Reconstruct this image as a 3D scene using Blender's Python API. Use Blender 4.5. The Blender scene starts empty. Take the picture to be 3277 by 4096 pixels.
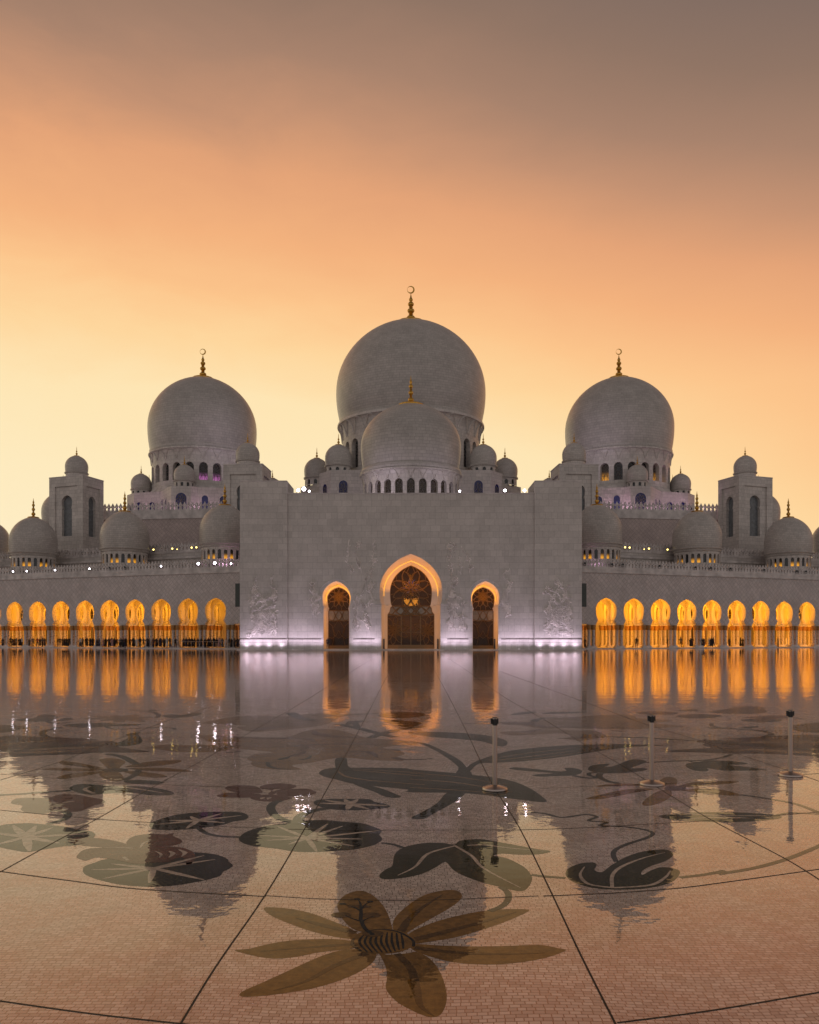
import bpy, bmesh, math, random
from mathutils import Vector, Matrix
R = math.radians
random.seed(7)
scene = bpy.context.scene
col = scene.collection

# ------------------------------------------------------------------ camera, sky, exposure
CAMH = 2.1          # camera height over the wet floor
F = 3230.0          # focal length in photograph pixels (photo is 3277 wide)
CX, HY = 1644.0, 2543.0
cam_d = bpy.data.cameras.new('camera'); cam = bpy.data.objects.new('camera', cam_d); col.objects.link(cam)
cam.location = (0, 0, CAMH); cam.rotation_euler = (R(90), 0, 0)
cam_d.sensor_fit = 'HORIZONTAL'; cam_d.sensor_width = 36; cam_d.lens = 36*F/3277
cam_d.shift_x = -(CX-1638.5)/3277; cam_d.shift_y = (HY-2048)/3277
cam_d.clip_start = .1; cam_d.clip_end = 5000
scene.camera = cam
scene.view_settings.view_transform = 'Standard'; scene.view_settings.look = 'None'
scene.view_settings.gamma = 1; scene.view_settings.exposure = 0.0

def lin(r, g, b):
    f = lambda c: (c/255/12.92) if c/255 <= .04045 else ((c/255+.055)/1.055)**2.4
    return (f(r), f(g), f(b), 1)

world = bpy.data.worlds.new('World'); scene.world = world; world.use_nodes = True
nt = world.node_tree; N = nt.nodes; L = nt.links
for n in list(N): N.remove(n)
def wn(t, **k):
    n = N.new(t)
    for a, b in k.items(): setattr(n, a, b)
    return n
def wmath(op, a, b=None, clamp=False):
    n = N.new('ShaderNodeMath'); n.operation = op; n.use_clamp = clamp
    for i, v in enumerate((a, b)):
        if v is None: continue
        if isinstance(v, (int, float)): n.inputs[i].default_value = v
        else: L.new(v, n.inputs[i])
    return n.outputs[0]
tc = wn('ShaderNodeTexCoord'); sx = wn('ShaderNodeSeparateXYZ'); L.new(tc.outputs['Generated'], sx.inputs[0])
el = wmath('ARCSINE', sx.outputs[2])
hyp = wmath('SQRT', wmath('SUBTRACT', 1.0, wmath('MULTIPLY', sx.outputs[2], sx.outputs[2])))
xh = wmath('DIVIDE', sx.outputs[0], wmath('MAXIMUM', hyp, .05))
nz = wn('ShaderNodeTexNoise'); nz.inputs['Scale'].default_value = 2.2; nz.inputs['Detail'].default_value = 5
mp = wn('ShaderNodeMapping'); mp.inputs['Scale'].default_value = (1, 1, 2.6); mp.inputs['Rotation'].default_value = (0, R(20), 0)
L.new(tc.outputs['Generated'], mp.inputs[0]); L.new(mp.outputs[0], nz.inputs['Vector'])
eld = wmath('MULTIPLY', wmath('MAXIMUM', el, 0.0), 57.3)
xp = wmath('MULTIPLY', wmath('ADD', xh, wmath('SQRT', wmath('ADD', wmath('MULTIPLY', xh, xh), .015))), .5)
t = wmath('ADD', wmath('ADD', eld, wmath('MULTIPLY', xh, wmath('SUBTRACT', 3.0, wmath('MULTIPLY', eld, .10)))), wmath('MULTIPLY', xp, 16.0))
t = wmath('ADD', t, wmath('MULTIPLY', xp, wmath('MULTIPLY', wmath('MAXIMUM', wmath('SUBTRACT', 1.0, wmath('DIVIDE', eld, 16.0)), 0.0), 16.0)))
t = wmath('ADD', t, wmath('MULTIPLY', wmath('SUBTRACT', nz.outputs[0], .5), 2.5))
nz2 = wn('ShaderNodeTexNoise'); nz2.inputs['Scale'].default_value = 6.5; nz2.inputs['Detail'].default_value = 9; nz2.inputs['Roughness'].default_value = .6; nz2.inputs['Distortion'].default_value = .5
L.new(mp.outputs[0], nz2.inputs['Vector'])
t = wmath('ADD', t, wmath('MULTIPLY', wmath('SUBTRACT', nz2.outputs[0], .5), wmath('ADD', 2.2, wmath('MULTIPLY', xh, -4.0))))
t = wmath('DIVIDE', wmath('ADD', t, 5.0), 60.0, True)
ramp = wn('ShaderNodeValToRGB'); L.new(t, ramp.inputs[0])
SKY = [(-5, (254, 240, 205)), (3, (254, 238, 200)), (10, (254, 234, 190)), (16, (254, 229, 180)), (19.5, (254, 214, 157)), (22.5, (252, 197, 140)), (26, (243, 178, 126)),
       (29.3, (228, 164, 120)), (32.5, (196, 146, 115)), (35.5, (168, 131, 109)), (39.2, (144, 117, 101)), (43, (126, 107, 98)), (55, (108, 96, 92))]
cr = ramp.color_ramp
for i, (p, c) in enumerate(SKY):
    p2 = (p+5)/60
    if i == 0: e = cr.elements[0]; e.position = max(0, p2)
    elif i == len(SKY)-1: e = cr.elements[-1]; e.position = min(1, p2)
    else: e = cr.elements.new(p2)
    e.color = lin(*c)
# the sky behind the photographer is already grey-mauve dusk
mr = wn('ShaderNodeMapRange'); mr.interpolation_type = 'SMOOTHSTEP'
mr.inputs['From Min'].default_value = .55; mr.inputs['From Max'].default_value = -.35
L.new(sx.outputs[1], mr.inputs[0])
mx = wn('ShaderNodeMix'); mx.data_type = 'RGBA'; L.new(mr.outputs[0], mx.inputs[0]); L.new(ramp.outputs[0], mx.inputs[6])
bk = wn('ShaderNodeMix'); bk.data_type = 'RGBA'; L.new(wmath('POWER', wmath('MAXIMUM', sx.outputs[2], 0.0), .45), bk.inputs[0])
bk.inputs[6].default_value = (.80, .725, .685, 1); bk.inputs[7].default_value = (.11, .097, .095, 1); L.new(bk.outputs[2], mx.inputs[7])
bg = wn('ShaderNodeBackground'); bg.inputs[1].default_value = 1.0; L.new(mx.outputs[2], bg.inputs[0])
wo = wn('ShaderNodeOutputWorld'); L.new(bg.outputs[0], wo.inputs[0])

# the sun is down behind veil cloud at the left: a faint very soft warm rim
sd = bpy.data.lights.new('sun', 'SUN'); sd.energy = .05; sd.angle = R(40); sd.color = (1, .72, .42)
so = bpy.data.objects.new('sun', sd); col.objects.link(so); so.rotation_euler = (R(-80), 0, R(35))

# ------------------------------------------------------------------ helpers
def tag(o, label=None, cat=None, group=None, kind=None):
    if label: o['label'] = label
    if cat: o['category'] = cat
    if group: o['group'] = group
    if kind: o['kind'] = kind
    return o
def empty(name, loc=(0, 0, 0), label=None, cat=None, group=None):
    o = bpy.data.objects.new(name, None); o.location = loc; o.empty_display_size = .2; col.objects.link(o)
    return tag(o, label, cat, group)
def at(px, py, Y):          # photograph pixel + depth -> world
    return ((px-CX)/F*Y, Y, CAMH+(HY-py)/F*Y)
def ground(px, py):
    Y = F*CAMH/(py-HY); return ((px-CX)/F*Y, Y)

class MB:
    def __init__(s): s.v = []; s.f = []; s.uv = []; s.mi = []
    def add(s, vs, fs, uvs=None, mi=0):
        b = len(s.v); s.v += [tuple(v) for v in vs]
        for k, f in enumerate(fs):
            s.f.append(tuple(b+i for i in f)); s.uv.append(uvs[k] if uvs else None); s.mi.append(mi)
    def quad(s, a, b, c, d, mi=0): s.add([a, b, c, d], [(0, 1, 2, 3)], mi=mi)
    def box(s, x0, x1, y0, y1, z0, z1, T=None, mi=0):
        vs = [(x, y, z) for x in (x0, x1) for y in (y0, y1) for z in (z0, z1)]
        if T: vs = [T(*v) for v in vs]
        s.add(vs, [(0, 1, 3, 2), (4, 6, 7, 5), (0, 4, 5, 1), (2, 3, 7, 6), (0, 2, 6, 4), (1, 5, 7, 3)], mi=mi)
    def prism(s, pts, z0, z1, top=True, bottom=False):
        n = len(pts)
        vs = [(x, y, z0) for x, y in pts]+[(x, y, z1) for x, y in pts]
        fs = [(i, (i+1) % n, n+(i+1) % n, n+i) for i in range(n)]
        if top: fs.append(tuple(range(n, 2*n)))
        if bottom: fs.append(tuple(range(n-1, -1, -1)))
        s.add(vs, fs)
    def lathe(s, prof, cx, cy, seg=32, mi=0, ang=(0, 2*math.pi), Rref=None, sx=1, sy=1):
        Rr = Rref or max(p[0] for p in prof)
        a0, a1 = ang; vs = []; fs = []; uv = []
        vv = [0]
        for i in range(1, len(prof)): vv.append(vv[-1]+math.dist(prof[i], prof[i-1]))
        for i, (r, z) in enumerate(prof):
            for k in range(seg+1):
                a = a0+(a1-a0)*k/seg; vs.append((cx+r*math.cos(a)*sx, cy+r*math.sin(a)*sy, z))
        m = seg+1
        for i in range(len(prof)-1):
            for k in range(seg):
                fs.append((i*m+k, i*m+k+1, (i+1)*m+k+1, (i+1)*m+k))
                u0 = (a0+(a1-a0)*k/seg)*Rr; u1 = (a0+(a1-a0)*(k+1)/seg)*Rr
                uv.append([(u0, vv[i]), (u1, vv[i]), (u1, vv[i+1]), (u0, vv[i+1])])
        s.add(vs, fs, uv, mi)
    def tube(s, path, r, seg=6, mi=0, flat=None):
        rs = r if isinstance(r, (list, tuple)) else [r]*len(path)
        P = [Vector(p) for p in path]; vs = []; fs = []
        for i, p in enumerate(P):
            d = (P[min(i+1, len(P)-1)]-P[max(i-1, 0)]).normalized()
            u = Vector((0, 1, 0)) if abs(d.y) < .9 else Vector((1, 0, 0))
            a = d.cross(u).normalized(); b = d.cross(a).normalized()
            for k in range(seg):
                t = 2*math.pi*k/seg; vs.append(p+(a*math.cos(t)+b*math.sin(t)*(flat or 1))*rs[i])
        for i in range(len(P)-1):
            for k in range(seg): fs.append((i*seg+k, i*seg+(k+1) % seg, (i+1)*seg+(k+1) % seg, (i+1)*seg+k))
        fs.append(tuple(range(seg))); fs.append(tuple((len(P)-1)*seg+k for k in range(seg)))
        s.add(vs, fs, mi=mi)
    def ball(s, c, r, sy=1, sz=1, n=8, mi=0):
        s.lathe([(max(.001, r*math.cos(R(a))), c[2]+r*sz*math.sin(R(a))) for a in range(-90, 91, 30)], c[0], c[1], n, mi, sy=sy)
    def build(s, name, mats, parent=None, smooth=False, loc=None, link=True):
        me = bpy.data.meshes.new(name); me.from_pydata(s.v, [], s.f); me.update()
        if not isinstance(mats, (list, tuple)): mats = [mats]
        for m in mats: me.materials.append(m)
        uvl = me.uv_layers.new(name='UVMap').data
        for p in me.polygons:
            p.material_index = s.mi[p.index]; p.use_smooth = smooth
            g = s.uv[p.index]; n = p.normal
            if g is None:
                if abs(n.z) > .75:
                    for li in p.loop_indices: co = me.vertices[me.loops[li].vertex_index].co; uvl[li].uv = (co.x, co.y)
                else:
                    h = math.hypot(n.x, n.y) or 1; tx, ty = -n.y/h, n.x/h
                    if ty*1.0+tx*.3 < 0: tx, ty = -tx, -ty
                    if abs(n.y) > abs(n.x) and tx < 0: tx, ty = -tx, -ty
                    for li in p.loop_indices: co = me.vertices[me.loops[li].vertex_index].co; uvl[li].uv = (co.x*tx+co.y*ty, co.z)
            else:
                for k, li in enumerate(p.loop_indices): uvl[li].uv = g[k]
        if smooth: me.set_sharp_from_angle(angle=R(40))
        o = bpy.data.objects.new(name, me)
        if link: col.objects.link(o)
        if parent: o.parent = parent; o.matrix_parent_inverse = Matrix.Translation(-Vector(parent.location)) if parent.type == 'EMPTY' else Matrix()
        return o

# ------------------------------------------------------------------ materials
def mat(name):
    m = bpy.data.materials.new(name); m.use_nodes = True
    return m, m.node_tree, m.node_tree.nodes['Principled BSDF']
def sock(nt, v, s):
    if isinstance(v, (int, float)): s.default_value = v
    elif isinstance(v, tuple): s.default_value = v if len(v) == 4 else (*v, 1)
    else: nt.links.new(v, s)
M_CH = None
def plain(name, c, rough=.5, metal=0, em=None, es=1, var=0):
    m, nt, p = mat(name); p.inputs['Base Color'].default_value = (*c, 1); p.inputs['Roughness'].default_value = rough
    p.inputs['Metallic'].default_value = metal
    if em: p.inputs['Emission Color'].default_value = (*em, 1); p.inputs['Emission Strength'].default_value = es
    if var:
        tc = nt.nodes.new('ShaderNodeTexCoord'); n = nt.nodes.new('ShaderNodeTexNoise'); n.inputs['Scale'].default_value = var; n.inputs['Detail'].default_value = 4
        nt.links.new(tc.outputs['Object'], n.inputs['Vector'])
        r = nt.nodes.new('ShaderNodeValToRGB'); r.color_ramp.elements[0].position = .3; r.color_ramp.elements[1].position = .7
        r.color_ramp.elements[0].color = (*[x*.7 for x in c], 1); r.color_ramp.elements[1].color = (*[min(1, x*1.2) for x in c], 1)
        nt.links.new(n.outputs[0], r.inputs[0]); nt.links.new(r.outputs[0], p.inputs['Base Color'])
    return m
def masonry(name, c, bw, bh, joint=.012, dark=.45, rot=0, var=.12, rough=.42, offset=.5, freq=2, uv='UV', bump=.25, stain=.18):
    m, nt, p = mat(name); nd = nt.nodes; lk = nt.links
    tc = nd.new('ShaderNodeTexCoord'); mp = nd.new('ShaderNodeMapping'); mp.inputs['Rotation'].default_value = (0, 0, rot)
    lk.new(tc.outputs[uv], mp.inputs[0])
    b = nd.new('ShaderNodeTexBrick'); lk.new(mp.outputs[0], b.inputs['Vector'])
    b.offset = offset; b.offset_frequency = freq; b.squash = .62; b.squash_frequency = 3
    b.inputs['Scale'].default_value = 1; b.inputs['Brick Width'].default_value = bw; b.inputs['Row Height'].default_value = bh
    b.inputs['Mortar Size'].default_value = joint; b.inputs['Mortar Smooth'].default_value = .2; b.inputs['Bias'].default_value = 0
    b.inputs['Color1'].default_value = (*[x*(1-var) for x in c], 1); b.inputs['Color2'].default_value = (*[min(.9, x*(1+var*.6)) for x in c], 1)
    b.inputs['Mortar'].default_value = (*[x*dark for x in c], 1)
    n = nd.new('ShaderNodeTexNoise'); n.inputs['Scale'].default_value = .35; n.inputs['Detail'].default_value = 6; lk.new(tc.outputs['Object'], n.inputs['Vector'])
    n2 = nd.new('ShaderNodeTexNoise'); n2.inputs['Scale'].default_value = 3.; n2.inputs['Detail'].default_value = 8; n2.inputs['Roughness'].default_value = .7; lk.new(tc.outputs['Object'], n2.inputs['Vector'])
    ad = nd.new('ShaderNodeMath'); ad.operation = 'ADD'; lk.new(n.outputs[0], ad.inputs[0]); lk.new(n2.outputs[0], ad.inputs[1])
    r = nd.new('ShaderNodeMapRange'); r.inputs['From Min'].default_value = .7; r.inputs['From Max'].default_value = 1.3
    r.inputs['To Min'].default_value = 1-stain; r.inputs['To Max'].default_value = 1+stain*.5; lk.new(ad.outputs[0], r.inputs[0])
    hs = nd.new('ShaderNodeHueSaturation'); lk.new(b.outputs['Color'], hs.inputs['Color']); lk.new(r.outputs[0], hs.inputs['Value'])
    lk.new(hs.outputs[0], p.inputs['Base Color']); p.inputs['Roughness'].default_value = rough
    bp = nd.new('ShaderNodeBump'); bp.inputs['Strength'].default_value = bump; bp.inputs['Distance'].default_value = .02; bp.invert = True
    lk.new(b.outputs['Fac'], bp.inputs['Height']); lk.new(bp.outputs[0], p.inputs['Normal'])
    return m

MARBLE = (.61, .57, .54)
M = {}
M['portal'] = masonry('portal_marble', MARBLE, 1.45, .92, .016, .6, var=.085)
M['relief'] = plain('carved_marble', (.74, .69, .66), .7, var=.8)
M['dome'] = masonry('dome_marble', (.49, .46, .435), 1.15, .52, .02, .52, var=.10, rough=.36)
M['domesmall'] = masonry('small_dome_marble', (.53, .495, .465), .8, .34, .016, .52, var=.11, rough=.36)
M['wall'] = masonry('wall_marble', MARBLE, 1.2, .7, .018, .5, var=.12)
M['diag'] = masonry('diamond_marble', (.60, .54, .53), .62, .62, .02, .5, rot=R(45), var=.1, offset=0)
M['rosewall'] = masonry('rose_marble', (.50, .41, .39), .62, .62, .02, .5, rot=R(45), var=.1, offset=0)
M['plaster'] = plain('arcade_plaster', (.74, .70, .64), .6)
M['trim'] = plain('marble_trim', (.62, .575, .56), .4, var=.8)
M['gold'] = plain('gold_finial', (.62, .36, .07), .32, .9, var=3)
M['capital'] = plain('gilded_capital', (.44, .24, .085), .5, .15, var=9)
M['glass'] = plain('dark_window_glass', (.025, .03, .035), .12)
M['blueglass'] = plain('blue_window_glass', (.02, .025, .12), .15)
M['greyglass'] = plain('grey_window_screen', (.15, .165, .18), .4, var=2)
M['bronze'] = plain('bronze_frame', (.24, .15, .07), .45, .3)
M['mullion'] = plain('window_tracery', (.16, .14, .13), .5)
M['groove'] = plain('dark_groove', (.07, .05, .045), .6)
M['steel'] = plain('brushed_steel', (.40, .34, .31), .28, 1)
M['black'] = plain('black_plastic', (.015, .015, .016), .4)
M['lampbody'] = plain('lamp_housing', (.04, .04, .045), .5)
M['lens_on'] = plain('lit_lens', (1, 1, 1), .3, em=(1, .9, 1), es=16)
M['lens_off'] = plain('unlit_lens', (.02, .02, .025), .15)
M['lens_warm'] = plain('warm_lens', (1, .8, .3), .3, em=(1, .72, .2), es=4)
M['upl'] = plain('uplight_lens', (1, 1, 1), .3, em=(.9, .85, 1), es=5)
M['led'] = plain('led_strip', (1, .6, .1), .4, em=(1, .42, .02), es=2)
M['chand'] = plain('chandelier_crystal', (1, .7, .3), .3, em=(1, .46, .06), es=1.3)
M['chandblue'] = plain('chandelier_colour', (.1, .1, .5), .3, em=(.15, .18, .6), es=.8)
M['orn'] = plain('lit_ornament', (1, .7, .1), .4, em=(1, .55, .05), es=1.3)
M['darkdoor'] = plain('dark_glass_door', (.045, .032, .02), .18, var=1.2)
M['innerhall'] = plain('inner_hall_wall', (.30, .20, .12), .8, var=1)
M['red'] = plain('red_sign', (.6, .03, .02), .5)

def gradglow(name, base, em, z0, z1, es):      # a window whose lamp stands at its sill inside
    m, nt, p = mat(name); p.inputs['Base Color'].default_value = (*base, 1); p.inputs['Roughness'].default_value = .2
    tc = nt.nodes.new('ShaderNodeTexCoord'); s = nt.nodes.new('ShaderNodeSeparateXYZ'); nt.links.new(tc.outputs['UV'], s.inputs[0])
    r = nt.nodes.new('ShaderNodeMapRange'); r.interpolation_type = 'SMOOTHSTEP'; r.inputs['From Min'].default_value = z1; r.inputs['From Max'].default_value = z0; r.inputs['To Max'].default_value = es
    nt.links.new(s.outputs[1], r.inputs[0]); p.inputs['Emission Color'].default_value = (*em, 1); nt.links.new(r.outputs[0], p.inputs['Emission Strength'])
    return m
M['pinkglow'] = gradglow('pink_lit_window', (.03, .025, .03), (.75, .22, .62), .05, .5, .5)
M['ambglow'] = gradglow('amber_lit_window', (.04, .025, .015), (1, .42, .05), .02, .6, .6)
M['drumglow'] = gradglow('warm_lit_window', (.03, .02, .012), (1, .42, .03), .05, .62, .8)

# see-through bronze tinted glass
m, nt_, p = mat('tinted_glass'); nd = nt_.nodes
tr = nd.new('ShaderNodeBsdfTransparent'); tr.inputs[0].default_value = (.60, .48, .34, 1)
mxs = nd.new('ShaderNodeMixShader'); mxs.inputs[0].default_value = .45
p.inputs['Base Color'].default_value = (.05, .035, .02, 1); p.inputs['Roughness'].default_value = .15
nt_.links.new(tr.outputs[0], mxs.inputs[1]); nt_.links.new(p.outputs[0], mxs.inputs[2]); nt_.links.new(mxs.outputs[0], nd['Material Output'].inputs[0])
M['tint'] = m
M['paleglass'] = plain('pale_glass', (.27, .24, .19), .3, var=2)

# the wet mosaic floor
def floor_mat(name, c, var=.16, tile=True, rough=.010, stone=0, ior=1.20, tint=(1, .70, .62, 1)):
    m, nt, p = mat(name); nd = nt.nodes; lk = nt.links
    tc = nd.new('ShaderNodeTexCoord')
    wob = nd.new('ShaderNodeTexNoise'); wob.inputs['Scale'].default_value = .35; lk.new(tc.outputs['Object'], wob.inputs['Vector'])
    vm = nd.new('ShaderNodeVectorMath'); vm.operation = 'MULTIPLY_ADD'; lk.new(wob.outputs['Color'], vm.inputs[0]); vm.inputs[1].default_value = (.5, .5, 0); lk.new(tc.outputs['Object'], vm.inputs[2])
    b = nd.new('ShaderNodeTexBrick'); lk.new(vm.outputs[0], b.inputs['Vector'])
    b.offset = .45; b.offset_frequency = 2; b.squash = .8; b.squash_frequency = 3
    b.inputs['Scale'].default_value = 1; b.inputs['Brick Width'].default_value = .058; b.inputs['Row Height'].default_value = .037
    b.inputs['Mortar Size'].default_value = .0034; b.inputs['Mortar Smooth'].default_value = .3; b.inputs['Bias'].default_value = 0
    b.inputs['Color1'].default_value = (*[x*(1-var) for x in c], 1); b.inputs['Color2'].default_value = (*[min(.9, x*(1+var)) for x in c], 1)
    b.inputs['Mortar'].default_value = (*[x*.22 for x in c], 1)
    n = nd.new('ShaderNodeTexNoise'); n.inputs['Scale'].default_value = 1.1; n.inputs['Detail'].default_value = 9; n.inputs['Roughness'].default_value = .65; lk.new(tc.outputs['Object'], n.inputs['Vector'])
    r = nd.new('ShaderNodeMapRange'); r.inputs['From Min'].default_value = .35; r.inputs['From Max'].default_value = .65; r.inputs['To Min'].default_value = .80; r.inputs['To Max'].default_value = 1.1; lk.new(n.outputs[0], r.inputs[0])
    hs = nd.new('ShaderNodeHueSaturation'); lk.new(r.outputs[0], hs.inputs['Value'])
    if tile: lk.new(b.outputs['Color'], hs.inputs['Color'])
    else:
        n3 = nd.new('ShaderNodeTexNoise'); n3.inputs['Scale'].default_value = 14; n3.inputs['Detail'].default_value = 8; n3.inputs['Roughness'].default_value = .7; lk.new(tc.outputs['Object'], n3.inputs['Vector'])
        cr = nd.new('ShaderNodeValToRGB'); cr.color_ramp.elements[0].position = .38; cr.color_ramp.elements[0].color = (*[x*.62 for x in c], 1); cr.color_ramp.elements[1].position = .62; cr.color_ramp.elements[1].color = (*[x*1.2 for x in c], 1)
        lk.new(n3.outputs[0], cr.inputs[0]); lk.new(cr.outputs[0], hs.inputs['Color'])
    lk.new(hs.outputs[0], p.inputs['Base Color'])
    p.inputs['IOR'].default_value = ior; p.inputs['Specular Tint'].default_value = tint
    # damp patches: rougher between the puddles, more so near the camera where it has dried
    n4 = nd.new('ShaderNodeTexNoise'); n4.inputs['Scale'].default_value = 2.2; n4.inputs['Detail'].default_value = 6; lk.new(tc.outputs['Object'], n4.inputs['Vector'])
    r4 = nd.new('ShaderNodeMapRange'); r4.inputs['From Min'].default_value = .45; r4.inputs['From Max'].default_value = .7; r4.inputs['To Min'].default_value = rough; r4.inputs['To Max'].default_value = rough+.022; lk.new(n4.outputs[0], r4.inputs[0])
    lk.new(r4.outputs[0], p.inputs['Roughness'])
    # water film with wind ripples over the tile relief
    rp = nd.new('ShaderNodeTexNoise'); rp.inputs['Scale'].default_value = 1.6; rp.inputs['Detail'].default_value = 4; rp.inputs['Roughness'].default_value = .5
    mp = nd.new('ShaderNodeMapping'); mp.inputs['Scale'].default_value = (1, 1, 1); lk.new(tc.outputs['Object'], mp.inputs[0]); lk.new(mp.outputs[0], rp.inputs['Vector'])
    b1 = nd.new('ShaderNodeBump'); b1.inputs['Strength'].default_value = 1; b1.inputs['Distance'].default_value = .0048; lk.new(rp.outputs[0], b1.inputs['Height'])
    # long low swells in the water sheet
    sw = nd.new('ShaderNodeTexNoise'); sw.inputs['Scale'].default_value = 1; sw.inputs['Detail'].default_value = 2
    ms_ = nd.new('ShaderNodeMapping'); ms_.inputs['Scale'].default_value = (.10, .34, 1); lk.new(tc.outputs['Object'], ms_.inputs[0]); lk.new(ms_.outputs[0], sw.inputs['Vector'])
    b0 = nd.new('ShaderNodeBump'); b0.inputs['Strength'].default_value = 1; b0.inputs['Distance'].default_value = .010; lk.new(sw.outputs[0], b0.inputs['Height']); lk.new(b0.outputs[0], b1.inputs['Normal'])
    b2 = nd.new('ShaderNodeBump'); b2.inputs['Strength'].default_value = 1; b2.inputs['Distance'].default_value = .00012; b2.invert = True
    lk.new(b.outputs['Fac'], b2.inputs['Height']); lk.new(b1.outputs[0], b2.inputs['Normal'])
    lk.new(b2.outputs[0], p.inputs['Normal'])
    if name == 'wet_mosaic':      # red-tinted gloss added to warm the reflected sky
        gl = nd.new('ShaderNodeBsdfGlossy'); gl.inputs['Color'].default_value = (1, .30, .14, 1); lk.new(r4.outputs[0], gl.inputs['Roughness']); lk.new(b2.outputs[0], gl.inputs['Normal'])
        ms = nd.new('ShaderNodeMixShader'); ms.inputs[0].default_value = .03
        lk.new(p.outputs[0], ms.inputs[1]); lk.new(gl.outputs[0], ms.inputs[2]); lk.new(ms.outputs[0], nd['Material Output'].inputs[0])
    return m
M['floor'] = floor_mat('wet_mosaic', (.54, .49, .445), var=.26, ior=1.56, tint=(1, .56, .42, 1))
M['f_ochre'] = floor_mat('ochre_inlay', (.21, .112, .028), tile=False)
M['f_ochredk'] = floor_mat('brown_inlay', (.095, .05, .014), tile=False)
M['f_black'] = floor_mat('black_inlay', (.006, .008, .009), tile=False)
M['f_pad'] = floor_mat('dark_pad_inlay', (.005, .009, .010), tile=False)
M['f_green'] = floor_mat('green_inlay', (.024, .028, .013), tile=False)
M['f_leaf'] = floor_mat('leaf_inlay', (.034, .042, .028))
M['f_maroon'] = floor_mat('maroon_inlay', (.13, .05, .036), tile=False)
M['f_tan'] = floor_mat('tan_inlay', (.30, .20, .12))
M['f_mauve'] = floor_mat('mauve_inlay', (.12, .072, .06))
M['f_pale'] = floor_mat('pale_inlay', (.52, .43, .36), tile=False)
M['f_stem'] = floor_mat('stem_inlay', (.035, .045, .042), tile=False)
M['f_joint'] = plain('joint_gap', (.012, .009, .008), .6)
M['f_joint'].node_tree.nodes['Principled BSDF'].inputs['Specular IOR Level'].default_value = .35

# ------------------------------------------------------------------ architecture helpers
def catmull(pts, n=4, closed=False):
    P = [Vector(p) for p in pts]; out = []; m = len(P)
    rng = range(m) if closed else range(m-1)
    for i in rng:
        p0 = P[(i-1) % m] if closed or i > 0 else P[i]; p1 = P[i]; p2 = P[(i+1) % m]; p3 = P[(i+2) % m] if closed or i < m-2 else P[(i+1) % m]
        for k in range(n):
            t = k/n
            out.append(.5*((2*p1)+(-p0+p2)*t+(2*p0-5*p1+4*p2-p3)*t*t+(-p0+3*p1-3*p2+p3)*t**3))
    if not closed: out.append(P[-1])
    return out
def keyhole(zb, jamb, zj, waist, zw, mx, zm, za, c=.35, n=9, k=5):
    """half outline of a horseshoe arch, from the sill up to the tip"""
    pts = [(jamb, zb), (jamb, zj), (jamb-(jamb-waist)*.45, zj+(zw-zj)*.35), (jamb-(jamb-waist)*.6, zj+(zw-zj)*.8), (waist, zw)]
    for i in range(1, k+1):
        t = i/k*math.pi/2
        pts.append((waist+(mx-waist)*math.sin(t), zm-(zm-zw)*math.cos(t)))
    cc = c*mx; RR = mx+cc; zt = math.sqrt(RR*RR-cc*cc); am = math.acos(cc/RR)
    for i in range(1, n+1):
        a = am*i/n; pts.append((max(0, RR*math.cos(a)-cc), zm+(za-zm)*RR*math.sin(a)/zt))
    return pts
def roundarch(zb, hw, zs, za, n=6, c=.1):
    cc = c*hw; RR = hw+cc; zt = math.sqrt(RR*RR-cc*cc); am = math.acos(cc/RR)
    return [(hw, zb), (hw, zs)]+[(max(0, RR*math.cos(am*i/n)-cc), zs+(za-zs)*RR*math.sin(am*i/n)/zt) for i in range(1, n+1)]
def arch_panel(mb, T, s0, s1, sc, z0, zt, prof, depth, prof2=None, back=True, sub=1):
    """wall panel s0..s1, z0..zt pierced by an arch centred on sc; T maps (s, depth, z)"""
    for side in (-1, 1):
        e = s0 if side < 0 else s1
        q = [(sc+side*s, z) for s, z in prof]
        faces = [(0, q)]
        if back: faces.append((depth, [(sc+side*s, z) for s, z in (prof2 or prof)]))
        for d, qq in faces:
            if qq[0][1] > z0+1e-4:
                mb.quad(T(e, d, z0), T(sc, d, z0), T(sc, d, qq[0][1]), T(e, d, qq[0][1]))
            for i in range(len(qq)-1):
                if abs(qq[i+1][1]-qq[i][1]) < 1e-5: continue
                mb.quad(T(e, d, qq[i][1]), T(qq[i][0], d, qq[i][1]), T(qq[i+1][0], d, qq[i+1][1]), T(e, d, qq[i+1][1]))
            mb.quad(T(e, d, qq[-1][1]), T(sc, d, qq[-1][1]), T(sc, d, zt), T(e, d, zt))
def reveal(mb, T, sc, profA, dA, profB, dB, sill=True, mi=0):
    for side in (-1, 1):
        for i in range(len(profA)-1):
            a, b, c, d = profA[i], profA[i+1], profB[i+1], profB[i]
            mb.quad(T(sc+side*a[0], dA, a[1]), T(sc+side*b[0], dA, b[1]), T(sc+side*c[0], dB, c[1]), T(sc+side*d[0], dB, d[1]), mi=mi)
    if sill:
        a, b = profA[0], profB[0]
        mb.quad(T(sc-a[0], dA, a[1]), T(sc+a[0], dA, a[1]), T(sc+b[0], dB, b[1]), T(sc-b[0], dB, b[1]), mi=mi)
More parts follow.
